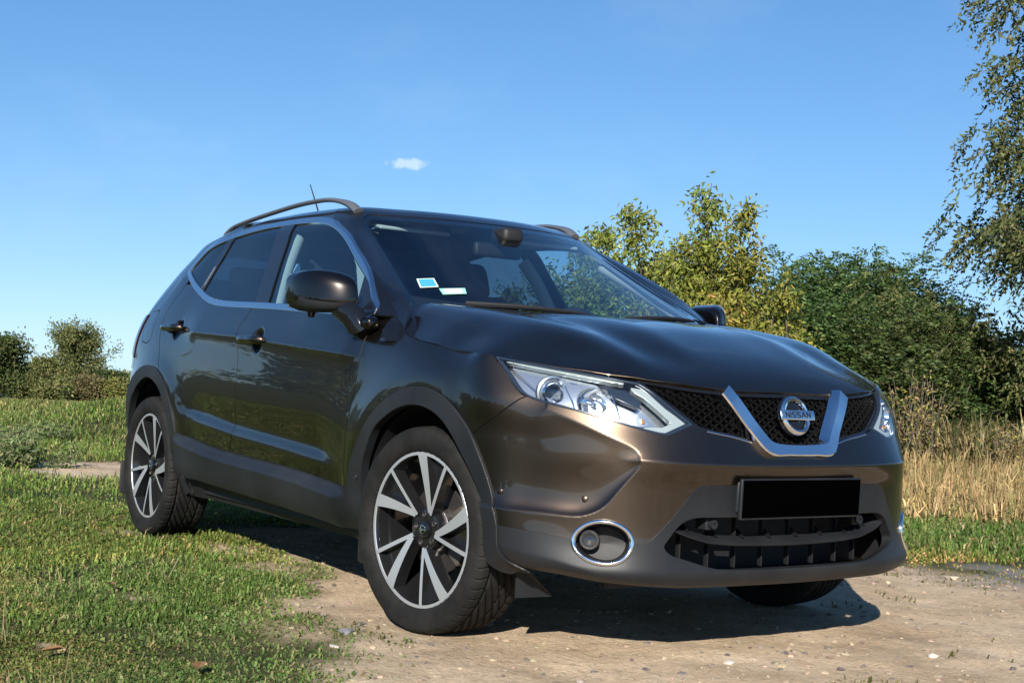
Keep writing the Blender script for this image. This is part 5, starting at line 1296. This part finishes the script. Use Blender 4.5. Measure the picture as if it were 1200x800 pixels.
def twig_points(br,per,rad,seed,skip_trunk=.35,lo=.3):
    g=np.random.default_rng(seed); P=[];D=[]
    for k,(c,r) in enumerate(br):
        n=per if k else int(per*1.2); t=(skip_trunk if k==0 else lo)+(1-(skip_trunk if k==0 else lo))*g.random(n); x=t*(len(c)-1); j=np.minimum(x.astype(int),len(c)-2); p=c[j]+(c[j+1]-c[j])*(x-j)[:,None]
        d=unit(g.normal(size=(n,3))+np.array([0,0,.25])); rr=rad*g.random((n,1))**.6*(.45+.55*(1-np.abs(t-.6))[:,None])
        P.append(p+d*rr); D.append(unit(c[j+1]-c[j])*.4+d)
    return np.concatenate(P),np.concatenate(D)
def dress(P,D,m,sig,seed):
    g=np.random.default_rng(seed); n=len(P); Q=np.repeat(P,m,0)+g.normal(size=(n*m,3))*sig; E=np.repeat(unit(D),m,0)*.6+unit(g.normal(size=(n*m,3))); return Q,E
def view_pt(px,d):
    """ground point seen at photo column px (1200 wide) at ground distance d"""
    yaw=CAM[3]; t=math.atan((px-600)/(CAM[6]*1000)); a=yaw-t; x=CX+d*math.cos(a); y=CY+d*math.sin(a); return np.array([x,y,float(height(x,y))])
def plant(name,label,cat,base,br,P,D,m,sig,Lg,Wd,pal,seed,group=None,w=None,droop=0.,fold=.25,jit=.2,trunk='trunk',crown='crown'):
    root=tag(empty(name,tuple(base)),label,cat,group)
    b0=np.array(base)
    mb=tubes([(c-b0,r) for c,r in br]); mb.build(trunk,BARK,root,auto=0)
    Q,E=dress(P,D,m,sig,seed); n=len(Q)
    Lr=Lg*(.7+.6*rng.random(n)); Wr=Wd*(.7+.6*rng.random(n))
    clump=np.repeat(1+rng.normal(size=len(P))*.16,m)[:,None]
    leaves_mesh(crown,Q-b0,E,Lr,Wr,np.clip(tintmix(n,pal,jit,w)*clump,.004,.8),root,fold=fold,droop=droop)
    return root
# ------------------------------------------------------------------ box elder shrubs behind the car
YG=[(.225,.255,.048),(.170,.205,.040),(.30,.295,.062),(.105,.140,.032)]
def elder(px,d,h,shoots,label,seed,pal=YG,w=(.36,.30,.16,.18)):
    g=np.random.default_rng(seed); base=view_pt(px,d); br=[];P=[];D=[]
    for k,(ox,hh) in enumerate(shoots):       # ox: metres to the right in view, hh: height
        rt=np.array([math.sin(CAM[3]),-math.cos(CAM[3]),0]); b=base+rt*ox*.55+g.normal(size=3)*np.array([.2,.2,0]); t=np.linspace(0,1,9)[:,None]
        top=b+rt*ox*.45+np.array([g.normal()*.15,g.normal()*.15,hh]); c=b+(top-b)*t+np.cumsum(g.normal(size=(9,3))*.025,axis=0)
        br.append((c,.022*(1-t[:,0])+.004)); 
        for q in range(int(hh*15)):
            f=.10+.86*g.random(); x=f*8; j=min(int(x),7); p=c[j]+(c[j+1]-c[j])*(x-j); az=g.random()*6.28; le=(.66*(1-f)**.92+.07)*(.6+.8*g.random())
            e=p+np.array([math.cos(az)*le,math.sin(az)*le,le*.75]); s=np.linspace(0,1,5)[:,None]; tw=p+(e-p)*s; br.append((tw,np.linspace(.007,.002,5)))
            n=int(6+le*15); s=g.random(n)*.9+.1; P.append(p+(e-p)*s[:,None]+g.normal(size=(n,3))*.035); D.append(unit(np.array([math.cos(az),math.sin(az),.1])+g.normal(size=(n,3))*.6))
    P=np.concatenate(P);D=np.concatenate(D)
    return plant('box_elder_shrub',label,'shrub',base,br,P,D,5,.058,.076,.033,pal,seed,'yellow green shrubs behind the car',w,droop=.55,trunk='stem',crown='foliage')
elder(690,16.5,2.6,[(-.28,2.75),(.02,2.2),(.26,2.85),(.2,1.9),(-.75,2.0),(-.5,2.2),(.5,2.0)],'thin pale green shrub with two wispy shoots rising just over the roof rail',21)
elder(790,15.5,3.0,[(-.62,2.45),(-.42,2.75),(-.22,2.5),(.0,3.2),(.14,2.7),(.32,2.45),(.55,2.3),(-.4,1.9),(.15,1.8),(.5,1.7),(-.85,2.1),(.75,2.0),(-.1,2.2)],'tallest yellow green shrub, its spire of shoots standing highest against the sky',22)
elder(862,15.5,2.7,[(-.45,2.5),(-.22,2.4),(.0,2.95),(.18,2.4),(.42,2.1),(.02,1.8),(-.62,2.3),(.65,1.7),(-.2,1.8),(.3,1.9)],'yellowing shrub with pointed shoots growing against the dark thicket',23,[(.240,.235,.042),(.175,.185,.034),(.31,.275,.055),(.10,.12,.028)])
elder(806,14.0,1.6,[(-.5,1.5),(-.2,1.35),(.1,1.6),(.4,1.45),(.7,1.4),(.9,1.1),(-.8,1.3),(1.1,1.2),(-.35,1.7),(.55,1.6)],'low golden yellow shrub right behind the far door mirror',24,[(.255,.235,.042),(.18,.18,.03),(.31,.26,.055),(.34,.22,.06)])
elder(610,18.5,2.2,[(-.6,2.0),(-.2,2.2),(.3,2.1),(.7,2.3),(1.0,2.2),(-1.0,1.9),(.1,1.5),(.6,1.5)],'green shrub seen only through the cabin windows of the car',25,[(.09,.11,.025),(.12,.13,.03),(.06,.08,.02),(.15,.15,.04)])
elder(745,17.5,2.2,[(-.6,2.1),(-.2,2.4),(.2,2.2),(.6,2.4),(1.0,2.2),(1.4,2.3),(1.8,2.1),(.1,1.7),(.7,1.7),(1.3,1.7)],'dull green shrub in the second row behind the tallest shrub',26,[(.10,.125,.028),(.14,.155,.036),(.065,.09,.022),(.165,.165,.04)])
# ------------------------------------------------------------------ dark thicket (false acacia) on the right
DG=[(.056,.104,.030),(.082,.138,.038),(.036,.066,.022),(.118,.165,.048)]
def thicket(px,d,h,rad,label,seed,pal=DG,name='acacia_tree',per=62,m=12,Lg=.062,Wd=.026):
    base=view_pt(px,d); br=branches(base,h,.06,30,rad/h,.55,ns=9,seed=seed,tstart=.06,prof=lambda f:1.0-.55*f)
    P,D=twig_points(br,per,.30,seed,skip_trunk=.25,lo=.25)
    # pinnate fronds: leaves in a row along a short drooping rachis
    g=np.random.default_rng(seed+1); n=len(P); D=unit(D*np.array([1,1,.5])+np.array([0,0,.28])); s=np.linspace(.1,1,m); Rl=(.26+.14*g.random(n))[:,None,None]
    Q=P[:,None,:]+D[:,None,:]*Rl*s[None,:,None]-np.array([0,0,1.])*(Rl*.45*s[None,:,None]**2)
    sd=unit(np.cross(D,np.array([0,0,1.])))[:,None,:]; sg=np.where(np.arange(m)%2,1,-1)[None,:,None]
    E=sd*sg+D[:,None,:]*.5+g.normal(size=(n,m,3))*.25
    root=tag(empty(name,tuple(base)),label,'tree','dark trees of the thicket')
    tubes([(c-base,r) for c,r in br]).build('trunk',BARK,root,auto=0)
    N_=n*m; cl=np.repeat(1+g.normal(size=n)*.22,m)[:,None]
    leaves_mesh('crown',Q.reshape(-1,3)-base,E.reshape(-1,3),Lg*(.7+.6*rng.random(N_)),Wd*(.7+.6*rng.random(N_)),np.clip(tintmix(N_,pal,.2,(.4,.3,.2,.1))*cl,.004,.5),root,fold=.1)
    return root
thicket(930,19,2.3,1.2,'dark green feathery tree at the left end of the thicket beside the yellow shrub',31)
thicket(990,20,2.5,1.3,'tallest dark feathery tree in the middle of the thicket above the bonnet',32)
thicket(1046,20,2.45,1.15,'dark feathery tree right of the tallest one in the thicket',33)
thicket(1092,18.5,1.75,1.1,'lower dark feathery tree in front of the thicket near the left headlight',34)
thicket(1145,19.5,1.35,1.2,'low dark shrubby tree at the right end of the thicket under the willow',35)
thicket(1215,20,1.15,1.4,'dark shrubby tree at the right edge of the frame below the willow',36)
thicket(965,17.5,1.7,1.2,'low dark bush at the foot of the thicket behind the bonnet',37)
thicket(1040,17.2,1.5,1.1,'low green bush at the foot of the thicket behind the headlight',38,[(.055,.085,.024),(.08,.105,.03),(.035,.055,.018),(.12,.13,.04)])
# ------------------------------------------------------------------ willow at the right edge
def willow():
    base=view_pt(1398,17.5); h=7.4; g=np.random.default_rng(41)
    br=branches(base,h,.13,62,.36,.30,ns=11,seed=41,tstart=.10,prof=lambda f:1.12-.95*max(f-.2,0))
    br=[(c,r*(1 if k==0 else .6)) for k,(c,r) in enumerate(br)]
    P,D=twig_points(br,200,.5,42,skip_trunk=.2,lo=.15)
    # each twig hangs as a short drooping string of narrow leaves
    m=21; n=len(P); s=np.linspace(0,1,m); Rl=(.30+.35*g.random(n))[:,None,None]; D=unit(D*np.array([1,1,.4])); Q=P[:,None,:]+D[:,None,:]*Rl*.55*s[None,:,None]-np.array([0,0,1.])*(Rl*.6*s[None,:,None]**1.6)
    E=D[:,None,:]*.5+g.normal(size=(n,m,3))*.7+np.array([0,0,-.55])
    root=tag(empty('willow_tree',tuple(base)),'tall olive green willow with thin drooping leaves at the right edge','tree'); N_=n*m
    tubes([(c-base,r) for c,r in br]).build('trunk',BARK,root,auto=0)
    cl=np.repeat(1+g.normal(size=n)*.2,m)[:,None]
    leaves_mesh('crown',Q.reshape(-1,3)-base,E.reshape(-1,3),.072*(.7+.6*rng.random(N_)),.030*(.8+.5*rng.random(N_)),np.clip(tintmix(N_,[(.095,.120,.036),(.130,.145,.050),(.062,.082,.028),(.155,.145,.058)],.2)*cl,.004,.5),root,fold=.1)
willow()
# ------------------------------------------------------------------ trees down the slope at the left
FARP=[(.120,.145,.042),(.165,.175,.055),(.075,.100,.032),(.205,.190,.075)]
def fartree(px,d,h,rad,label,seed,pal=FARP,n=46,per=52,Lg=.24,group='trees down the slope at the left'):
    base=view_pt(px,d); br=branches(base,h,.16,n,rad/h,.5,ns=8,seed=seed,tstart=.12,prof=lambda f:1.1-.75*abs(f-.45))
    P,D=twig_points(br,per,rad*.26,seed,skip_trunk=.2,lo=.25)
    return plant('broadleaf_tree',label,'tree',base,br,P,D,5,.26,Lg,Lg*.6,pal,seed,group)
fartree(92,135,6.5,2.8,'big round tree standing highest among the far trees left of the car',51)
fartree(54,138,3.4,1.5,'slim tree just left of the big round far tree',52)
fartree(2,112,4.3,1.9,'dark tree cut by the left edge of the frame',53,[(.07,.10,.028),(.095,.125,.035),(.05,.075,.022),(.13,.13,.045)])
fartree(31,140,2.4,1.7,'low far tree between the edge tree and the slim tree',54)
fartree(130,130,2.1,1.6,'low dark far tree touching the rear bumper of the car',55,[(.05,.08,.022),(.075,.105,.03),(.04,.055,.018),(.11,.12,.04)])
fartree(104,112,1.2,1.2,'round brownish bush below the big far tree',56,[(.16,.135,.055),(.13,.125,.05),(.19,.15,.07),(.10,.10,.035)])
fartree(146,112,1.1,1.1,'pale green bush half hidden by the rear wheel arch',57,[(.17,.19,.05),(.2,.2,.06),(.13,.15,.04),(.25,.22,.07)])
fartree(66,108,.8,1.0,'olive bush in front of the slim far tree',58)
for k,(px,d,h) in enumerate(((-35,120,2.6),(20,165,2.2),(75,170,2.2),(118,165,1.9),(160,160,1.9),(205,150,1.9),(250,150,1.9),(310,150,1.9),(370,150,1.9),(440,150,1.9))):
    fartree(px,d,h,2.2,'distant tree in the hazy back row at the left',60+k,n=24,per=24,Lg=.36,group='hazy back row of trees at the left')
# trees across the field behind the photographer, mirrored in the doors
for k in range(16):
    a=R(186+k*6.0+2.2*math.sin(k*4.7)); d=72+12*math.sin(k*2.1); x,y=math.cos(a)*d-1,math.sin(a)*d; base=np.array([x,y,float(height(x,y))]); h=3.4+1.6*abs(math.sin(k*1.7))
    br=branches(base,h,.15,26,.95,.32,ns=7,seed=80+k,tstart=.05); P,D=twig_points(br,26,1.0,80+k,skip_trunk=.15,lo=.15)
    plant('field_tree','tree in the row across the field, mirrored in the car doors','tree',base,br,P,D,5,.35,.55,.36,FARP,80+k,'row of trees across the field')
# ------------------------------------------------------------------ grass
def blades(name,P,Hb,Wb,lean,cols,seg=2,bend=.6):
    n=len(P); g=rng; az=g.random(n)*2*np.pi; d=np.stack([np.cos(az),np.sin(az),np.zeros(n)],1); s=np.stack([-np.sin(az+g.normal(size=n)*.8),np.cos(az+g.normal(size=n)*.8),np.zeros(n)],1)
    up=np.array([0,0,1.]); Hb=Hb[:,None];Wb=Wb[:,None];ln=lean[:,None]
    a=P-s*Wb*.5-up*.004; b=P+s*Wb*.5-up*.004; mid=P+d*Hb*ln*.35+up*Hb*.6*np.sqrt(np.clip(1-(ln*.5)**2,.1,1)); c=mid-s*Wb*.42; e=mid+s*Wb*.42; t=P+d*Hb*ln+up*Hb*np.clip(1-ln*bend,.12,1)
    V=np.stack([a,b,e,c,t],1).reshape(-1,3); k=np.arange(n)*5
    F=np.concatenate([np.stack([k,k+1,k+2],1),np.stack([k,k+2,k+3],1),np.stack([k+3,k+2,k+4],1)])
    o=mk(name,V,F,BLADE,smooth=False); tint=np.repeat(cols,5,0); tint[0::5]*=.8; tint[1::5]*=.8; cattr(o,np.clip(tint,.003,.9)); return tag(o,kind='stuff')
def scatter(n,azr,dr,pw):
    """points in a wedge seen from the camera, density falling with distance"""
    a=R(1)*(azr[0]+(azr[1]-azr[0])*rng.random(n)); u=rng.random(n); d0,d1=dr; q=2-pw
    d=(d0**q+(d1**q-d0**q)*u)**(1/q) if abs(q)>1e-6 else d0*(d1/d0)**u
    return CX+d*np.cos(a),CY+d*np.sin(a),d
def grow(name,n,azr,dr,pw,accept,hfun,wbase,pal,w,lean,seed,jit=.18,wexp=.5,bend=.6,patch=None):
    x,y,d=scatter(n,azr,dr,pw); k=accept(x,y,d); x,y,d=x[k],y[k],d[k]; n=len(x)
    P=np.stack([x,y,height(x,y)],1); c=tintmix(n,pal,jit,w)
    if patch is not None: c=patch(x,y,c)
    c*=(.55+.90*fbm(x,y,1.1,seed))[:,None]
    return blades(name,P,hfun(x,y,d,n),wbase*(d/3.5)**wexp*(.7+.6*rng.random(n)),lean[0]+(lean[1]-lean[0])*rng.random(n),c,bend=bend)
GRN=[(.092,.165,.034),(.130,.190,.048),(.200,.205,.075),(.062,.110,.026),(.245,.195,.095)]
def dens(x,y): return 1-dirt(x,y)
def yellow(x,y,c):
    t=(sstep(.42,.62,fbm(x,y,.9,71))*.65)[:,None]; return c*(1-t)+c*t*np.array([1.55,1.15,1.0])
thin=lambda x,y,d: rng.random(len(x))<np.clip((dens(x,y)-.10)*1.25,0,1)*(1-.75*sstep(.56,.68,fbm(x,y,1.9,95)))
inside_car=lambda x,y: (np.abs(y)<.72)&(x>-3.2)&(x<.6)
wheelfree=lambda x,y: ~((np.abs(np.abs(y)-.80)<.17)&((np.abs(x)<.24)|(np.abs(x+2.646)<.22)))
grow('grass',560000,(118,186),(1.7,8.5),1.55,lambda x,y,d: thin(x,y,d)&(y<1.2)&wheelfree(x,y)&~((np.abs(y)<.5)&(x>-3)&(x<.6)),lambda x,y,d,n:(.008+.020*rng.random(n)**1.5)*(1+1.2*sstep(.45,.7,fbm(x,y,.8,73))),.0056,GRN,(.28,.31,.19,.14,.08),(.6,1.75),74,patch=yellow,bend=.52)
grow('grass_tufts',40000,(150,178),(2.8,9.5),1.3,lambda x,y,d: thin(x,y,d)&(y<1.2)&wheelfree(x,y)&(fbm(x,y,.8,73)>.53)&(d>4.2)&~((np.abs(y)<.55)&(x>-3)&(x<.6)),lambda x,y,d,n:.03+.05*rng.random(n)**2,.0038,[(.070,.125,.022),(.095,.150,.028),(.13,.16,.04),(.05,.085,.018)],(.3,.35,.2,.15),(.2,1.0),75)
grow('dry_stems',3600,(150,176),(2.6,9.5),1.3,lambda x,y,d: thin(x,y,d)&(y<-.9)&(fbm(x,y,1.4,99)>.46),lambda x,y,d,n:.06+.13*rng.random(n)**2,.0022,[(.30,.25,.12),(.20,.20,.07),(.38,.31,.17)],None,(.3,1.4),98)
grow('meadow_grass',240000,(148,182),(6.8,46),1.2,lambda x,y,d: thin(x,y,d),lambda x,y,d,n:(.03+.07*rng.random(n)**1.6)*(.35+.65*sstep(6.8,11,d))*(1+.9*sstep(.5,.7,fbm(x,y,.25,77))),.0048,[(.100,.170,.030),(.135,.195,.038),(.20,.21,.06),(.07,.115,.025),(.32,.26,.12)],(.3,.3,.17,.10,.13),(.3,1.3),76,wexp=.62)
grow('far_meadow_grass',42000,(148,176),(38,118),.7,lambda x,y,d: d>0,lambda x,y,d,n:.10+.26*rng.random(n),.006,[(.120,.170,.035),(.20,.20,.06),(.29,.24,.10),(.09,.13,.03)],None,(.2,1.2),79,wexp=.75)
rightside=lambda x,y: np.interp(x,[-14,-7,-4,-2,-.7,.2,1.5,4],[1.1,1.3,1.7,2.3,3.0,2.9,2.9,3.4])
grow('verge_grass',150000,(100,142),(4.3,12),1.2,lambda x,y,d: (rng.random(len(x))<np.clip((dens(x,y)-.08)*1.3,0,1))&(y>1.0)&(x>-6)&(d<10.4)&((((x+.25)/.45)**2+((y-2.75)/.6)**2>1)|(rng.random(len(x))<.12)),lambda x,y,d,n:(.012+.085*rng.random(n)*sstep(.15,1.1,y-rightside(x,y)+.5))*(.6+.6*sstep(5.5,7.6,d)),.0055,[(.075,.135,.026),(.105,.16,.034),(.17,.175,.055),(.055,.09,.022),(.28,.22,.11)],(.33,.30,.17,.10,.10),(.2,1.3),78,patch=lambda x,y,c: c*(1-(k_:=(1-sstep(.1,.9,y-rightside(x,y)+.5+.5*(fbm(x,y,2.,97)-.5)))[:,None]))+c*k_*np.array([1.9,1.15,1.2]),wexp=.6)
grow('track_weeds',52000,(118,172),(3.0,9),1.3,lambda x,y,d: (rng.random(len(x))<.5)&(fbm(x,y,2.3,81)+.10*(1-dirt(x,y))>.575)&(dirt(x,y)>.15)&(y<3.2)&~((np.abs(y)<.95)&(x>-3.2)&(x<.95)),lambda x,y,d,n:.010+.022*rng.random(n),.0050,[(.10,.11,.03),(.16,.14,.05),(.07,.08,.025),(.24,.18,.09)],None,(.4,1.5),82)
DRY=[(.345,.245,.108),(.430,.320,.155),(.265,.185,.085),(.22,.18,.08),(.13,.16,.045)]
grow('dry_grass',110000,(103,141),(9.3,17.5),1.0,lambda x,y,d: (y>3.4)&(rng.random(len(x))<.25+1.5*(fbm(x,y,1.3,92)-.3)),lambda x,y,d,n:(.10+.25*rng.random(n)**1.5)*(.45+.9*fbm(x,y,.9,91)),.0052,DRY,(.30,.20,.24,.14,.12),(.1,1.5),83,wexp=.6,bend=.45)
grow('dry_grass_heads',9000,(112,141),(9.6,17.5),1.0,lambda x,y,d: (y>3.4),lambda x,y,d,n:.20+.24*rng.random(n),.0042,DRY,(.4,.25,.25,.05,.05),(.1,.9),84,wexp=.6,bend=.5)
grow('thicket_undergrowth',26000,(112,141),(15.5,24),.6,lambda x,y,d: (y>3.4),lambda x,y,d,n:.35+.45*rng.random(n),.012,[(.10,.10,.035),(.16,.13,.06),(.06,.08,.025),(.30,.23,.11)],None,(.1,.8),85,wexp=.4,bend=.5)
# far field, all round (seen only in reflections and from the side)
# leafy weeds at the left edge
def weed(px,d,h,label,seed,pal,name='tall_weed',n=420,Lg=.11,Wd=.05,group=None):
    base=view_pt(px,d); g=np.random.default_rng(seed); br=[];P=[];D=[]
    for k in range(12):
        b=base+np.array([g.normal()*.13,g.normal()*.13,-.02]); t=np.linspace(0,1,6)[:,None]; top=b+np.array([g.normal()*.3*h,g.normal()*.3*h,h*(.6+.5*g.random())]); c=b+(top-b)*t; br.append((c,np.linspace(.008,.003,6)))
        q=int(n/12); s=.15+.85*g.random(q); P.append(b+(top-b)*s[:,None]); D.append(unit(g.normal(size=(q,3))*np.array([1,1,.35])+np.array([0,0,.15])))
    return plant(name,label,'weed',base,br,np.concatenate(P),np.concatenate(D),2,.04,Lg,Wd,pal,seed,group,trunk='stem',crown='foliage')
WG=[(.13,.18,.065),(.17,.21,.085),(.09,.13,.045),(.21,.21,.10)]
for k,(px,d,h,lb) in enumerate(((2,10.8,.24,'grey green leafy weed cut by the left edge of the frame'),(18,11.2,.25,'grey green leafy weed clump second from the left edge'),(34,11.0,.17,'low leafy weed at the end of the weed clump beside the path'),(6,12.2,.26,'taller weed behind the weed clump at the left edge'),(62,15,.16,'seeding weed on the grassy slope at the left'))):
    weed(px,d,h,lb,130+k,WG,n=380,Lg=.05,Wd=.020,group='leafy weeds at the left')
for k,(px,d,h,lb) in enumerate(((1068,16,1.15,'brown dried weed stalk beside the left headlight'),(1082,15.5,.95,'shorter dried weed with yellow leaves beside the brown stalk'),(1096,16.2,1.05,'dried weed stalk with pale seeds in front of the thicket'),(1180,15,.55,'straggly pale weed in the dry grass near the right edge'))):
    weed(px,d,h,lb,140+k,[(.26,.19,.09),(.20,.14,.07),(.33,.28,.07),(.13,.12,.05)],name='dried_weed',n=170,Lg=.055,Wd=.022,group='dried weeds by the thicket')
# ------------------------------------------------------------------ stones and litter
def stones(name,x,y,r,cols,flat=.6):
    """many small faceted pebbles in one mesh"""
    n=len(x); ico=np.array([(0,0,1),(.894,0,.447),(.276,.851,.447),(-.724,.526,.447),(-.724,-.526,.447),(.276,-.851,.447),(.724,.526,-.447),(-.276,.851,-.447),(-.894,0,-.447),(-.276,-.851,-.447),(.724,-.526,-.447),(0,0,-1)])
    f=np.array([(0,1,2),(0,2,3),(0,3,4),(0,4,5),(0,5,1),(1,6,2),(2,7,3),(3,8,4),(4,9,5),(5,10,1),(6,7,2),(7,8,3),(8,9,4),(9,10,5),(10,6,1),(11,7,6),(11,8,7),(11,9,8),(11,10,9),(11,6,10)])
    V=ico[None]*(1+rng.normal(size=(n,12,1))*.22)*r[:,None,None]*np.stack([.8+.6*rng.random(n),.8+.6*rng.random(n),flat*(.7+.5*rng.random(n))],1)[:,None,:]
    a=rng.random(n)*6.28; c,s=np.cos(a)[:,None],np.sin(a)[:,None]; X_=V[...,0]*c-V[...,1]*s; Y_=V[...,0]*s+V[...,1]*c
    V=np.stack([X_+x[:,None],Y_+y[:,None],V[...,2]+height(x,y)[:,None]+r[:,None]*flat*.25],-1).reshape(-1,3)
    F=(f[None]+12*np.arange(n)[:,None,None]).reshape(-1,3); o=mk(name,V,F,STONE,smooth=False); cattr(o,np.repeat(cols,12,0)); return o
STONE=mat('stone',(.3,.28,.26),.85); _n,_l,_b=nodes(STONE); _t=_n.new('ShaderNodeAttribute'); _t.attribute_name='tint'; _l.new(_t.outputs['Color'],_b.inputs['Base Color'])
x,y,d=scatter(30000,(118,176),(2.4,9),1.3); k=(dirt(x,y)>.55)&(rng.random(len(x))<.45); x,y=x[k],y[k]
tag(stones('gravel',x,y,.0022+.0105*rng.random(len(x))**7,tintmix(len(x),[(.30,.235,.165),(.345,.275,.195),(.12,.10,.09),(.22,.18,.14)],.10)),kind='stuff')
for px,py,r,col,lb in ((405,741,.022,(.14,.14,.15),'dark grey stone on the track edge left of the front wheel'),(855,777,.020,(.52,.46,.38),'pale stone lying on the track in front of the number plate'),(392,757,.014,(.40,.36,.33),'small dull stone beside the dark grey stone'),(1093,768,.014,(.50,.45,.38),'small whitish stone at the lower right of the track'),(960,440+236,.016,(.42,.37,.31),'pale stone in the shadow edge behind the bumper'),(1116,672,.03,(.42,.36,.28),'sandy stone at the grass edge right of the car')):
    yw=CAM[3]; q=np.array([(px-600)/(CAM[6]*1000),-(py-400)/(CAM[6]*1000)]); fw=np.array([np.cos(CAM[4])*np.cos(yw),np.cos(CAM[4])*np.sin(yw),np.sin(CAM[4])]); r0=np.array([np.sin(yw),-np.cos(yw),0]); u0=np.cross(r0,fw); rt=np.cos(CAM[5])*r0+np.sin(CAM[5])*u0; up_=-np.sin(CAM[5])*r0+np.cos(CAM[5])*u0; dd=fw+rt*q[0]+up_*q[1]; t=-CAM[2]/dd[2]; p=CAM[:3]+dd*t
    o=stones('stone',np.array([p[0]]),np.array([p[1]]),np.array([r]),np.array([col])); tag(o,lb,'stone',group='loose stones on the track')
for k,(x,y,lb) in enumerate(((-1.05,-1.55,'dry brown leaf lying on the short grass below the rear door'),(.0,-2.05,'curled brown leaf on the grass at the lower left'),(.35,-1.75,'reddish dry leaf in the grass near the bottom edge'))):
    z=float(height(x,y))+.03; a=k*1.3; ca,sa=math.cos(a),math.sin(a); pts=np.array([(-.035,0,0),(-.01,.018,.008),(.02,.014,.012),(.04,0,.006),(.02,-.014,.012),(-.01,-.018,.008),(0,0,.0)])
    V=[(x+p[0]*ca-p[1]*sa,y+p[0]*sa+p[1]*ca,z+p[2]) for p in pts]; o=mk('dry_leaf',V,[(6,i,(i+1)%6) for i in range(6)],LEAF,smooth=False); cattr(o,np.tile(np.array([(.30,.17,.08)]),(7,1))); tag(o,lb,'leaf',group='dry leaves on the grass')
